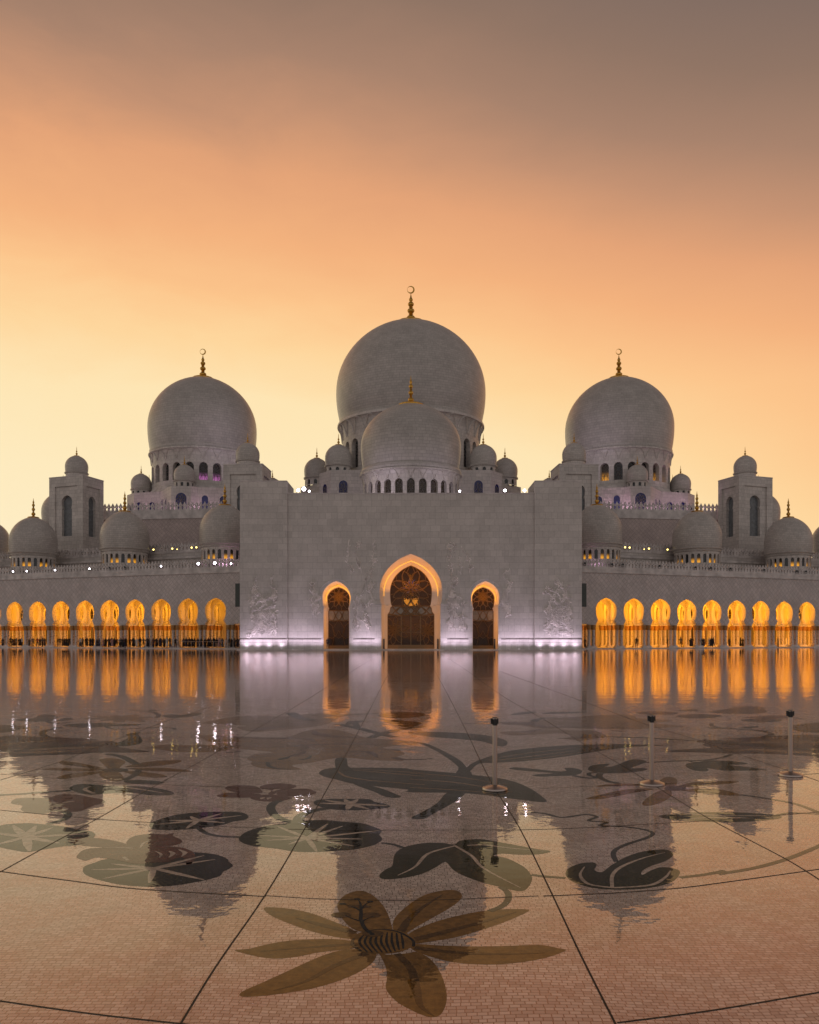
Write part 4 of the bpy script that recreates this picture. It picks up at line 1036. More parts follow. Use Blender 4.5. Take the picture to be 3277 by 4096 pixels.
# ------------------------------------------------------------------ barrier posts
def post(px, py, label, ang, flag=[True]):
    X, Y = ground(px, py)
    if flag[0]:
        root = empty('barrier_post'); b = MB()
        b.lathe([(.172, .004), (.174, .02), (.168, .034), (.12, .052), (.06, .066), (.04, .070)], 0, 0, 48); b.build('base', M['steel'], root, True)
        b = MB(); b.lathe([(.031, .066), (.031, .885)], 0, 0, 32); b.build('tube', M['steel'], root, True)
        b = MB(); b.lathe([(.0345, .88), (.0345, .985), (.030, .99), (.001, .99)], 0, 0, 32); hd = b.build('head', M['black'], root, True)
        b = MB(); b.box(-.058, -.034, -.022, .022, .90, .975); b.box(.034, .046, -.02, .02, .90, .975); b.box(-.012, .012, -.047, -.034, .90, .975); b.build('belt_cassette', M['black'], hd)
        b = MB(); b.lathe([(.0355, .965), (.0355, .982)], 0, 0, 32); b.build('cap_ring', M['steel'], hd, True)
        post.proto = root; flag[0] = False; o = root
    else: o = copy_tree(post.proto)
    o.location = (X, Y, 0); o.rotation_euler = (0, 0, ang); tag(o, label, 'barrier post', 'steel belt barrier posts standing on the wet court')
post(1980, 3160, 'brushed steel barrier post nearest the middle, on the big green leaf inlay', .0)
post(2608, 3140, 'middle brushed steel barrier post, standing on the pale ochre flower inlay', -.1)
post(3163, 3104, 'rightmost brushed steel barrier post, near the right edge of the court', -.15)

# ------------------------------------------------------------------ people
MP = {k: plain('cloth_'+k, c, .8) for k, c in dict(black=(.010, .010, .013), navy=(.015, .02, .045), grey=(.10, .10, .11), white=(.62, .58, .54), tan=(.28, .20, .13), red=(.32, .04, .03), blue=(.05, .09, .16), brown=(.07, .04, .025), pink=(.42, .24, .24), skin=(.30, .17, .11), hair=(.012, .01, .01)).items()}
def person_mesh(name, kind, top, bot, pose=0, skin_='skin', hair='hair'):
    """one continuous skinned figure; arms hang, fold or hold a phone up; walking stride optional"""
    me = bpy.data.meshes.new(name); bm = bmesh.new(); sl = bm.verts.layers.skin.verify(); V = []
    def v(x, y, z, rx, ry=None, par=None):
        q = bm.verts.new((x, y, z)); q[sl].radius = (rx, ry or rx); V.append(q)
        if par is not None: bm.edges.new((V[par], q))
        return len(V)-1
    pel = v(0, 0, .95, .155, .12); V[0][sl].use_root = True
    chest = v(0, 0, 1.28, .165, .12, pel); nk = v(0, .0, 1.46, .075, .07, chest); hd0 = v(0, -.01, 1.56, .075, .085, nk); v(0, -.015, 1.68, .088, .10, hd0)
    if kind == 'robe':
        a = v(0, 0, .55, .21, .19, pel); v(0, 0, .14, .27, .24, a)
    else:
        st = .22 if pose == 3 else .0
        for sx_ in (-1, 1):
            h = v(sx_*.10, 0, .86, .10, .10, pel); kn = v(sx_*.12, -sx_*st*.5, .50, .072, .072, h); an = v(sx_*.13, -sx_*st-.0, .12, .05, .05, kn); v(sx_*.14, -sx_*st-.13, .05, .045, .04, an)
    for sx_ in (-1, 1):
        s = v(sx_*.20, 0, 1.38, .065, .065, chest)
        if pose == 1: e = v(sx_*.27, -.05, 1.13, .05, .05, s); w = v(sx_*.08, -.24, 1.18, .038, .038, e); v(sx_*.03, -.28, 1.22, .035, .03, w)
        elif pose == 2 and sx_ > 0: e = v(sx_*.28, -.12, 1.22, .05, .05, s); w = v(sx_*.14, -.28, 1.45, .036, .036, e); v(sx_*.10, -.29, 1.53, .035, .03, w)
        else: e = v(sx_*.245, .03, 1.12, .05, .05, s); w = v(sx_*.24, -.04, .88, .036, .036, e); v(sx_*.26, -.06, .78, .034, .025, w)
    bm.to_mesh(me); bm.free()
    o = bpy.data.objects.new(name, me); col.objects.link(o)
    m1 = o.modifiers.new('s', 'SKIN'); m1.branch_smoothing = .4; m2 = o.modifiers.new('u', 'SUBSURF'); m2.levels = 1; m2.render_levels = 1
    dg = bpy.context.evaluated_depsgraph_get(); ev = bpy.data.meshes.new_from_object(o.evaluated_get(dg)); bpy.data.objects.remove(o); bpy.data.meshes.remove(me)
    ev.name = name
    ev.materials.clear()
    for k in (top, bot, skin_, hair): ev.materials.append(MP[k])
    for p in ev.polygons:
        c = p.center; p.use_smooth = True
        if c.z > 1.49:
            if kind == 'robe': p.material_index = 2 if (c.y < -.06 and 1.53 < c.z < 1.70 and abs(c.x) < .06) else 0
            else: p.material_index = 3 if (c.z > 1.70 or c.y > .015) else 2
        elif abs(c.x) > .20 and c.z < .84 and c.y < .1 and kind != 'robe': p.material_index = 2
        elif pose in (1, 2) and c.y < -.25: p.material_index = 2
        else: p.material_index = 0 if c.z > (.90 if kind != 'robe' else 0) else 1
        if kind != 'robe' and c.z < .085: p.material_index = 3
    return ev
KINDS = {}
for key, args, desc in [
    ('ab0', ('robe', 'black', 'black', 0), 'person in black robe'), ('ab1', ('robe', 'black', 'black', 1), 'black-robed person with folded arms'),
    ('ab2', ('robe', 'navy', 'navy', 0), 'person in navy robe'), ('ab3', ('robe', 'blue', 'blue', 1), 'person in blue robe'), ('ab4', ('robe', 'pink', 'pink', 0), 'person in a pale pink robe'),
    ('ab5', ('robe', 'brown', 'brown', 0), 'person in brown robe'), ('ku', ('robe', 'white', 'white', 0), 'person in white robe'),
    ('m0', ('man', 'black', 'black', 0), 'person in dark clothes'), ('m1', ('man', 'grey', 'black', 1), 'person in grey top'),
    ('m2', ('man', 'white', 'brown', 0), 'person in white shirt'), ('m3', ('man', 'red', 'black', 1), 'person in red shirt'),
    ('m4', ('man', 'black', 'tan', 0), 'person in tan trousers'), ('m5', ('man', 'black', 'black', 2), 'dark-clad person raising a phone'), ('m6', ('man', 'navy', 'navy', 3), 'person in navy walking'),
    ('m7', ('man', 'white', 'grey', 2), 'pale-clad person raising a phone'), ('m8', ('man', 'black', 'navy', 1), 'person in black jacket')]:
    KINDS[key] = (person_mesh('person_'+key, *args), desc)
def person(key, x, y, z, rz, h, where, group=None):
    me, desc = KINDS[key]; o = bpy.data.objects.new('person', me); col.objects.link(o)
    o.location = (x, y, z); s = h/1.78; o.scale = (s, s, s); o.rotation_euler = (0, 0, rz)
    tag(o, (desc+' '+where).replace(' ,', ','), 'person', group)
rnd = random.Random(11)
keys = ['ab0']*6+['ab1']*4+['ab2']*3+['ab3', 'ab5', 'ab4']+['m0']*5+['m1', 'm2', 'm3', 'm4', 'm4', 'm5', 'm5', 'm8', 'm8', 'm7', 'ku']
def wing_s(px, d): k = abs(px-CX)/F; return (k*(128+d)-27)/(CA-k*SA)
crowd = {}
def bayname(px):
    p = on_wing(TL, -1, px, .3); s = wing_s(px, .3); i = int((s-S0)//BAY)
    return 'by the entrance block' if i < 0 else '%s %s left arch' % ('near side of the' if (s-S0)/BAY-i < .33 else 'middle of the' if (s-S0)/BAY-i < .67 else 'far side of the', ORD[i])
px = 952
cnt = 0
while px > 308:
    for row in range(3):
        if rnd.random() < (.86 if px > 420 else .75):
            q = px+rnd.uniform(-3, 3); d = -.55+row*.62+rnd.uniform(-.15, .15)
            if d < 1.9 and d > -.2 and any(abs(wing_s(q, d)-(S0+i*BAY)) < 1.05 for i in range(NB)): d = -.62+rnd.uniform(0, .1) if rnd.random() < .12 else None
            if d is None: continue
            s = wing_s(q, d); p = TL(s, d, 0); key = rnd.choice(keys)
            person(key, p[0], p[1], .12 if d > -.98 else 0, rnd.uniform(-1.2, 1.2), rnd.gauss(1.72, .07), ', crowd '+('front', 'middle', 'back')[row]+', '+bayname(q), 'waiting crowd in the left arcade'); cnt += 1
    px -= rnd.uniform(10.5, 14.5)
print('crowd', cnt)
for px, key, h in ((43, 'm0', 1.85), (52, 'ab5', 1.6), (60, 'ab1', 1.68), (67, 'm1', 1.72), (77, 'ab0', 1.66), (84, 'ab0', 1.72), (89, 'm2', 1.78), (117, 'ab5', 1.6), (132, 'm1', 1.78), (150, 'm3', 1.74), (160, 'ab0', 1.68), (169, 'm1', 1.80), (172, 'm8', 1.74), (179, 'ab2', 1.68),
                   (231, 'm4', 1.66), (240, 'm4', 1.75), (251, 'ab5', 1.68), (259, 'ab0', 1.70), (266, 'ab0', 1.74), (273, 'ab1', 1.70), (279, 'm0', 1.76), (11, 'ab0', 1.6)):
    d = .3+rnd.uniform(-.3, .4); s = wing_s(px, d); p = TL(s, d, 0); person(key, p[0], p[1], .12, rnd.uniform(-1, 1), h, ', loose group, '+bayname(px), 'loose groups in the left arcade')
p = on_wing(TL, -1, 484, -1.6); person('m0', p[0], p[1], 0, .6, 1.85, 'left of the trio standing out on the court before the crowd'); p = on_wing(TL, -1, 492, -1.7); person('ab0', p[0], p[1], 0, .2, 1.8, 'middle of the trio standing out on the court before the crowd'); p = on_wing(TL, -1, 500, -1.6); person('m8', p[0], p[1], 0, -.4, 1.85, 'right of the trio standing out before the crowd')
for px, key, h, d, rz, w in ((2341, 'ab5', 1.7, .3, .2, 'alone beside the right end of the entrance block'), (2546, 'm0', 1.80, .2, .1, 'alone under the second lit arch of the right wing'), (2671, 'm5', 1.74, .3, 1.2, 'leaning by the third column cluster of the right wing'),
                             (2724, 'm1', 1.84, 1.9, 3.1, 'seen from behind before the door of the fourth right arch'), (2763, 'ab0', 1.70, .2, .4, 'left of the pair under the fourth right arch'), (2769, 'ab1', 1.78, .5, -.3, 'right of the pair under the fourth right arch'),
                             (2808, 'ab0', 1.68, .2, .5, 'left of the pair left of the fifth right arch'), (2816, 'ab2', 1.74, .3, -.3, 'right of the pair left of the fifth right arch'), (2838, 'ku', 1.74, .6, .3, 'behind the black-robed walkers under the fifth right arch'),
                             (2845, 'ab0', 1.74, .1, .4, 'before the white-robed one under the fifth right arch'), (2851, 'ab1', 1.70, .2, .2, 'beside the one striding under the fifth right arch'), (2856, 'm6', 1.82, .4, 1.2, 'with a long stride under the fifth right arch'),
                             (2919, 'ab5', 1.70, .3, .2, 'alone at the left side of the sixth right arch'), (2963, 'ab0', 1.80, .2, 1.0, 'facing another right of the sixth right arch'), (2972, 'ab1', 1.64, .4, -1, 'half hidden by columns past the sixth right arch'),
                             (3148, 'ku', 1.74, 1.9, .5, 'alone by the wall of the eighth right arch')):
    s = wing_s(px, d); p = TR(s, d, 0); person(key, p[0], p[1], .12, rz, h, w)
person('m0', (1312-CX)*118.9/F, 118.9, .12, .4, 1.80, 'standing guard at the left jamb of the left small arch')
_d = {}
for _o in col.objects:
    if _o.name.split('.')[0] == 'person' and not _o.parent: _d.setdefault(_o['label'], []).append(_o)
for _l, _g in _d.items():
    if len(_g) > 1:
        _g.sort(key=lambda q: q.location.x/q.location.y)
        for _i, _o in enumerate(_g): _o['label'] = _l+', '+(('left', 'right') if len(_g) == 2 else ('left', 'middle', 'right') if len(_g) == 3 else ORD)[_i]+' one'
# small posts by the doors and a red notice
def bollard(x, y, label):
    r_ = empty('door_post', (x, y, .12), label, 'post', 'dark waist-high posts'); b = MB(); b.lathe([(.13, .12), (.13, 1.55), (.10, 1.62), (.01, 1.66)], x, y, 14); b.build('shaft', M['lampbody'], r_, True); b = MB(); b.lathe([(.17, .12), (.17, .17), (.13, .18)], x, y, 14); b.build('foot', M['bronze'], r_, True)
bollard(-4.0, 119.6, 'dark post at the left jamb of the main arch'); bollard(4.0, 119.6, 'dark post at the right jamb of the main arch'); bollard(12.4, 119.6, 'dark post at the right jamb of the right small arch')
p = TR(wing_s(3113, 2), 2, 0); bollard(p[0], p[1], 'dark post under the eighth lit arch of the right wing')
# railing before the crowd
rl = empty('crowd_railing', TL(6, -.7, 0), 'thin metal railing in front of the waiting crowd near the entrance block', 'railing'); b = MB()
sA, sB = wing_s(722, -.85), wing_s(900, -.85)
b.tube([TL(sA, -.85, 1.15), TL(sB, -.85, 1.15)], .025, 6); b.build('rail', M['steel'], rl)
for k in range(5):
    s = sA+(sB-sA)*k/4; b = MB(); b.tube([TL(s, -.85, .12), TL(s, -.85, 1.15)], .025, 6); b.build('upright', M['steel'], rl)

# ------------------------------------------------------------------ flower inlays of the court, laid flat in the floor
CROP = {'S': (0, 0, 1), 'F1': (0, 2600, 1.0518), 'F2': (1640, 2600, 1.0538), 'F3': (850, 3200, 1.15), 'F4': (0, 2780, 1.9167), 'F5': (800, 2780, 1.9167), 'F6': (2377, 2780, 1.9167), 'F7': (0, 3150, 1.568), 'F8': (1850, 2800, 1.9167), 'F9': (1400, 3250, 1.15), 'V': (0, 0, 1/1.89971)}
def gp(crop, pts):
    ox, oy, s = CROP[crop]; out = []
    for x, y in pts: out.append(ground(ox+x/s, oy+y/s))
    return out
def poly_at(crop, pts, more=None, smooth=3):
    ox, oy, s = CROP[crop]; q = [(ox+x/s, oy+y/s) for x, y in pts]
    for c2, p2 in (more or []):
        ox, oy, s = CROP[c2]; q += [(ox+x/s, oy+y/s) for x, y in p2]
    if smooth: q = [(v[0], v[1]) for v in catmull([(a, b, 0) for a, b in q], smooth, True)]
    return [ground(a, b) for a, b in q]
from mathutils.geometry import tessellate_polygon
def sheet(mb, P, z):
    tris = tessellate_polygon([[Vector((x, y, 0)) for x, y in P]])
    mb.add([(x, y, z) for x, y in P], [tuple(t) for t in tris])
def fix(o):   # all inlay faces look up
    bm = bmesh.new(); bm.from_mesh(o.data)
    for f in bm.faces:
        f.normal_update()
        if f.normal.z < 0: f.normal_flip()
    bm.to_mesh(o.data); bm.free(); return o
class _LV:          # every sheet lies a hair above the one laid before it
    k = 0
    def __getitem__(s, i): s.k += 1; return .0003+i*.0004+(s.k % 15)*.000026
LV = _LV()
def inlay(name, m, polys, lv=0, parent=None, label=None):
    mb = MB()
    for p in polys:
        if isinstance(p[1][0], (tuple, list)) and len(p) >= 2: sheet(mb, poly_at(p[0], p[1], p[2] if len(p) > 2 else None), LV[lv])
    o = fix(mb.build(name, M[m], parent or floor))
    if label: o['label'] = label
    return o
def strips(name, m, lines, lv=2, parent=None, label=None):
    """(crop, points, widths in metres)"""
    mb = MB()
    for crop, pts, w in lines:
        ox, oy, s = CROP[crop]; q = catmull([(ox+x/s, oy+y/s, 0) for x, y in pts], 5) if len(pts) > 2 else [Vector((ox+x/s, oy+y/s, 0)) for x, y in pts]
        G = [Vector(ground(a[0], a[1])) for a in q]; n = len(G); vs = []
        zz = LV[lv]
        for i, p in enumerate(G):
            d = (G[min(i+1, n-1)]-G[max(i-1, 0)]).normalized(); t = i/(n-1)
            ww = w if isinstance(w, (int, float)) else (w[0]+(w[1]-w[0])*(t*2) if t < .5 else w[1]+(w[2]-w[1])*(t*2-1))
            nx, ny = -d.y*ww/2, d.x*ww/2; vs += [(p.x+nx, p.y+ny, zz), (p.x-nx, p.y-ny, zz)]
        mb.add(vs, [(2*i, 2*i+1, 2*i+3, 2*i+2) for i in range(n-1)])
    o = fix(mb.build(name, M[m], parent or floor))
    if label: o['label'] = label
    return o
def ell(cx, cy, rx, ry, n=14, lob=0, amp=0, rot=0): 
    return [(cx+rx*(1+amp*math.cos(lob*2*math.pi*k/n))*math.cos(2*math.pi*k/n+rot), cy+ry*(1+amp*math.cos(lob*2*math.pi*k/n))*math.sin(2*math.pi*k/n+rot)) for k in range(n)]

# big ochre flower in the foreground
big = inlay('flower_inlay', 'f_ochre', [
 ('F3', [(235, 500), (262, 494), (350, 500), (450, 520), (560, 560), (650, 600), (665, 640), (560, 630), (440, 600), (330, 560), (265, 530)]),
 ('F3', [(575, 480), (600, 445), (640, 425), (690, 418), (740, 440), (780, 480), (805, 520), (822, 570), (822, 620), (700, 610), (640, 590), (600, 550), (580, 510)]),
 ('F3', [(830, 570), (850, 530), (900, 485), (970, 440), (1050, 418), (1110, 415), (1140, 425), (1148, 445), (1130, 470), (1080, 505), (1000, 550), (930, 590), (880, 620), (840, 620)]),
 ('F3', [(905, 615), (1000, 570), (1100, 540), (1220, 515), (1340, 503), (1457, 505), (1420, 530), (1350, 560), (1250, 595), (1130, 630), (1020, 650), (920, 660)]),
 ('F3', [(915, 663), (1050, 670), (1200, 675), (1350, 672), (1450, 668), (1520, 668), (1590, 682), (1627, 690), (1600, 705), (1540, 725), (1440, 745), (1300, 758), (1150, 752), (1050, 735), (930, 695)]),
 ('F3', [(760, 690), (800, 712), (900, 705), (940, 700), (1000, 730), (1040, 780), (1070, 850), (1078, 920), (1060, 975), (1030, 998), (980, 995), (910, 965), (850, 930), (810, 890), (797, 860), (803, 820), (800, 780), (785, 740)]),
 ('F3', [(125, 893), (150, 875), (220, 845), (330, 795), (450, 740), (540, 705), (640, 685), (740, 690), (755, 715), (730, 755), (660, 800), (560, 840), (450, 870), (330, 890), (220, 903), (140, 906)]),
 ('F3', [(102, 692), (170, 685), (250, 665), (350, 648), (450, 642), (560, 640), (650, 652), (665, 676), (600, 690), (500, 700), (400, 720), (320, 730), (250, 728), (180, 715)])],
 0, None, 'large ochre flower inlay in the foreground')
strips('petal_veins', 'f_ochredk', [('F3', [(380, 542), (480, 570), (660, 612)], (.005, .05, .06)), ('F3', [(865, 610), (900, 555), (960, 500), (1060, 435)], (.07, .05, .01)), ('F3', [(920, 645), (1100, 600), (1250, 560), (1400, 515)], (.07, .05, .01)),
 ('F3', [(930, 680), (1150, 705), (1350, 710), (1530, 704)], (.06, .03, .006)), ('F3', [(850, 708), (915, 780), (940, 880), (960, 950), (1020, 996)], (.05, .055, .008)), ('F3', [(280, 878), (430, 835), (560, 765), (710, 705)], (.006, .04, .06)), ('F3', [(220, 698), (400, 683), (640, 664)], (.005, .02, .05))], 1, big)
inlay('flower_heart', 'f_ochre', [('F3', ell(783, 652, 148, 57, 18))], 2, big)
strips('heart_stripes', 'f_black', [('F3', [(700+k*21, 618-8*math.sin(k*.35)), (672+k*25+4, 655), (722+k*20.5-2*abs(k-4), 703-max(0, k-5)*6)], (.010, .020, .010)) for k in range(9)]+[('F3', [(650, 640), (645, 665), (690, 700)], (.012, .03, .01)), ('F3', [(700, 605), (780, 596), (860, 610), (920, 645), (925, 675)], (.006, .02, .02))], 3, big)
inlay('heart_disc', 'f_ochredk', [('F3', ell(738, 616, 50, 15))], 3, big)
strips('stamen', 'f_black', [('F3', [(740, 622), (700, 590), (682, 548)], (.035, .03, .03)), ('F3', [(682, 548), (684, 515), (683, 500), (680, 475), (668, 458)], (.03, .022, .008)), ('F3', [(684, 505), (705, 480), (735, 469)], (.02, .012, .01)), ('F3', [(680, 510), (640, 490), (590, 478)], (.02, .012, .01)), ('F3', [(686, 560), (640, 545), (610, 530)], (.02, .012, .01)), ('F3', [(686, 565), (705, 550), (745, 535)], (.02, .012, .01))], 3, big)
inlay('stamen_tips', 'f_black', [('F3', ell(666, 457, 15, 4)), ('F3', ell(725, 469, 16, 4)), ('F3', ell(600, 479, 17, 4.5))], 3, big)
inlay('stamen_leaves', 'f_ochredk', [('F3', ell(675, 492, 55, 8)), ('F3', ell(592, 530, 46, 13)), ('F3', ell(728, 531, 48, 13))], 2, big)
def veined(name, m, P, veins, label, w=.03, lv=0, vm='f_pale'):
    o = inlay(name, m, P, lv, None, label); strips('leaf_veins', vm, [(c, p, (w*.25, w, w*.9)) for c, p in veins], lv+1, o); return o
def rays(crop, c, ends, bend=0): return [(crop, [e, ((e[0]+c[0])/2+bend, (e[1]+c[1])/2), c]) for e in ends]
veined('lily_pad_inlay', 'f_pad', [('F3', [(120, 180), (150, 150), (205, 130), (280, 115), (380, 104), (440, 95), (520, 93), (600, 100), (690, 108), (730, 120), (778, 140), (768, 160), (782, 180), (760, 200), (720, 215), (640, 230), (560, 235), (470, 240), (380, 238), (300, 225), (210, 215), (150, 203)])],
 rays('F3', (437, 176), [(210, 163), (240, 187), (300, 122), (350, 205), (530, 110), (600, 120), (775, 140), (690, 180), (650, 212), (480, 238)]), 'dark lily pad inlay crossed by the left floor joint', .06)
veined('lily_pad_inlay', 'f_pad', [('F7', [(520, 520), (530, 495), (600, 470), (640, 455), (700, 445), (780, 435), (900, 440), (1000, 430), (1100, 415), (1200, 408), (1290, 412), (1370, 425), (1430, 450), (1435, 465), (1462, 490), (1440, 510), (1400, 530), (1380, 555), (1300, 580), (1200, 600), (1100, 615), (980, 624), (860, 620), (740, 608), (620, 580), (550, 555), (523, 535)])],
 rays('F7', (965, 508), [(700, 480), (570, 517), (640, 575), (935, 600), (1280, 580), (1350, 452), (1280, 428)]), 'large dark lily pad inlay under the reddish flower', .06)
veined('lily_pad_inlay', 'f_pad', [('F7', [(935, 235), (960, 215), (1050, 185), (1150, 165), (1280, 155), (1420, 152), (1500, 155), (1540, 165), (1560, 185), (1530, 205), (1460, 215), (1400, 235), (1300, 250), (1200, 262), (1060, 268), (960, 262)])],
 rays('F7', (1240, 208), [(980, 232), (1060, 208), (1195, 182), (1390, 163), (1515, 176), (1410, 222), (1170, 258)]), 'slim dark lily pad inlay left of centre', .07)
veined('lily_pad_inlay', 'f_pad', [('F7', [(-80, 330), (-60, 280), (0, 240), (80, 228), (200, 225), (300, 235), (400, 245), (490, 265), (570, 275), (600, 300), (560, 330), (500, 360), (400, 370), (300, 385), (180, 405), (90, 395), (0, 375), (-60, 360)])],
 rays('F7', (163, 312), [(80, 238), (225, 240), (330, 252), (-40, 285), (-40, 365), (185, 400), (370, 350), (560, 290)]), 'greyish lily pad inlay cut by the left edge', .09)
veined('lily_pad_inlay', 'f_pad', [('F5', [(872, 825), (900, 805), (1000, 797), (1120, 797), (1190, 797), (1300, 800), (1340, 820), (1400, 830), (1455, 850), (1440, 865), (1350, 875), (1200, 885), (1050, 880), (950, 865), (890, 845)])],
 rays('F5', (1152, 836), [(900, 830), (960, 808), (1110, 800), (1210, 800), (1440, 850), (1290, 875), (1130, 880)]), 'small dark lily pad inlay near the middle', .09)
# reddish flowers
o = inlay('flower_inlay', 'f_maroon', [('F7', [(482, 430), (520, 395), (600, 380), (760, 380), (850, 380), (950, 400), (930, 470), (850, 480), (770, 465), (700, 450), (600, 440), (540, 460), (490, 445)]),
 ('F7', [(430, 330), (480, 315), (560, 315), (660, 325), (760, 345), (850, 385), (760, 388), (640, 375), (520, 365), (440, 345)]), ('F7', [(795, 340), (830, 310), (900, 295), (980, 293), (1040, 295), (1090, 287), (1085, 305), (1130, 325), (1142, 345), (1090, 365), (1020, 370), (990, 400), (900, 400), (850, 380), (800, 360)]),
 ('F7', [(990, 375), (1060, 370), (1150, 380), (1210, 405), (1225, 440), (1200, 480), (1170, 485), (1160, 450), (1120, 440), (1060, 465), (1000, 470), (940, 470), (930, 440), (960, 400)])], 1, None, 'reddish flower inlay over the large lily pad')
strips('leaf_veins', 'f_pale', [('F7', [(640, 378), (750, 378), (830, 382)], (.01, .03, .03)), ('F7', [(1060, 400), (1085, 415), (1060, 440)], (.01, .05, .01)), ('F7', [(1120, 390), (1160, 410), (1140, 435)], (.01, .05, .01)), ('F7', [(950, 330), (900, 350), (880, 380)], (.01, .03, .01)), ('F7', [(775, 436), (788, 446), (802, 457)], .03), ('F7', [(975, 400), (1010, 420), (1000, 440)], (.01, .03, .01))], 2, o)
o = inlay('flower_inlay', 'f_maroon', [('F7', [(68, 95), (100, 70), (200, 65), (300, 65), (370, 45), (480, 45), (560, 60), (640, 75), (660, 95), (600, 110), (550, 130), (500, 150), (400, 155), (330, 150), (280, 165), (180, 160), (130, 140), (140, 115), (85, 105)])], 0, None, 'dark red flower inlay near the left edge')
strips('leaf_veins', 'f_pale', [('F7', [(315, 90), (345, 98), (350, 100)], .07), ('F7', [(390, 98), (420, 92), (470, 86)], (.01, .08, .01)), ('F7', [(360, 125), (355, 135), (330, 150)], (.01, .05, .01)), ('F7', [(395, 125), (410, 135), (400, 148)], (.01, .08, .01))], 1, o)
o = inlay('flower_inlay', 'f_maroon', [('F5', [(195, 720), (215, 700), (300, 692), (400, 697), (450, 710), (480, 750), (380, 752), (260, 745)]), ('F5', [(130, 770), (200, 752), (340, 750), (470, 762), (400, 785), (260, 788), (150, 782)]), ('F5', [(458, 705), (520, 685), (620, 678), (700, 685), (740, 700), (700, 720), (620, 740), (540, 770), (520, 745), (480, 725)]),
 ('F5', [(600, 745), (720, 722), (820, 720), (880, 738), (888, 755), (800, 775), (700, 780), (600, 770)]), ('F5', [(385, 790), (430, 772), (530, 765), (620, 772), (690, 785), (710, 790), (640, 810), (520, 818), (430, 808)])], 0, None, 'dark red five-petalled flower inlay near the middle')
strips('leaf_veins', 'f_pale', [('F5', [(470, 800), (480, 790), (500, 785)], (.01, .07, .01)), ('F5', [(520, 800), (530, 790), (550, 786)], (.01, .07, .01)), ('F5', [(560, 740), (590, 725), (620, 725)], (.02, .08, .02)), ('F5', [(490, 722), (515, 735), (520, 752)], (.02, .12, .02))], 1, o)
# olive leaves
veined('leaf_inlay', 'f_green', [('F9', [(135, 290), (165, 262), (195, 245), (205, 195), (245, 162), (330, 142), (420, 140), (480, 148), (505, 131), (580, 123), (640, 128), (760, 150), (870, 170), (925, 178), (880, 192), (780, 195), (700, 190), (660, 200), (720, 210), (800, 250), (835, 290), (835, 320), (810, 355), (770, 362), (700, 345), (600, 320), (510, 285), (470, 260), (440, 228), (400, 250), (340, 280), (260, 300), (160, 308)])],
 [('F9', [(220, 290), (300, 250), (360, 190), (480, 155)]), ('F9', [(785, 347), (620, 260), (560, 200), (480, 152)]), ('F9', [(900, 178), (740, 165), (620, 150), (540, 152)])], 'three-lobed dark olive leaf inlay above the ochre flower', .035)
veined('leaf_inlay', 'f_green', [('F9', [(993, 275), (1010, 255), (1060, 235), (1120, 230), (1135, 245), (1125, 265), (1160, 275), (1200, 245), (1270, 205), (1350, 180), (1440, 170), (1480, 180), (1485, 200), (1450, 225), (1390, 245), (1345, 270), (1345, 288), (1380, 270), (1430, 252), (1490, 258), (1520, 275), (1490, 315), (1420, 340), (1300, 355), (1150, 352), (1050, 330), (1000, 300)])],
 [('F9', [(1450, 185), (1350, 210), (1250, 250), (1208, 290), (1207, 348)]), ('F9', [(1080, 250), (1060, 290), (1100, 330), (1210, 347)]), ('F9', [(1475, 268), (1450, 300), (1380, 335), (1215, 347)])], 'curled dark olive leaf inlay at the lower right', .035)
veined('leaf_inlay', 'f_green', [('F4', [(530, 715), (570, 690), (640, 683), (760, 690), (900, 700), (1060, 700), (1200, 715), (1300, 735), (1335, 755), (1290, 770), (1150, 768), (1000, 750), (850, 755), (700, 765), (620, 755), (560, 735)]), ('F4', [(950, 660), (1050, 652), (1180, 658), (1265, 672), (1200, 685), (1080, 683), (980, 675)])],
 [('F4', [(1250, 752), (1050, 720), (900, 705)]), ('F4', [(700, 700), (650, 725), (720, 755)])], 'long olive leaf inlay at the left under the ochre flower', .06)
inlay('leaf_inlay', 'f_leaf', [('F8', [(357, 525), (420, 517), (560, 530), (700, 545), (760, 548), (800, 540), (780, 525), (830, 520), (890, 530), (920, 548), (890, 570), (830, 580), (700, 585), (600, 588), (535, 577), (600, 568), (700, 562), (560, 550), (420, 538)])], 0, None, 'forked dark leaf inlay right of the nearest barrier post')
inlay('leaf_inlay', 'f_leaf', [('F8', [(965, 525), (985, 505), (1040, 495), (1120, 490), (1125, 500), (1090, 512), (1150, 510), (1230, 480), (1290, 460), (1350, 457), (1400, 465), (1408, 480), (1350, 500), (1290, 525), (1380, 522), (1420, 530), (1380, 545), (1250, 560), (1100, 562), (1010, 552), (970, 540)])], 0, None, 'curled dark leaf inlay left of the middle barrier post')
inlay('leaf_inlay', 'f_leaf', [('F6', [(700, 545), (720, 525), (800, 515), (860, 503), (960, 503), (1100, 512), (1180, 527), (1100, 535), (1030, 537), (1150, 550), (1330, 575), (1200, 580), (1000, 580), (870, 562), (880, 575), (860, 585), (790, 583), (740, 570)])], 0, None, 'pointed dark leaf inlay between the middle and right barrier posts')
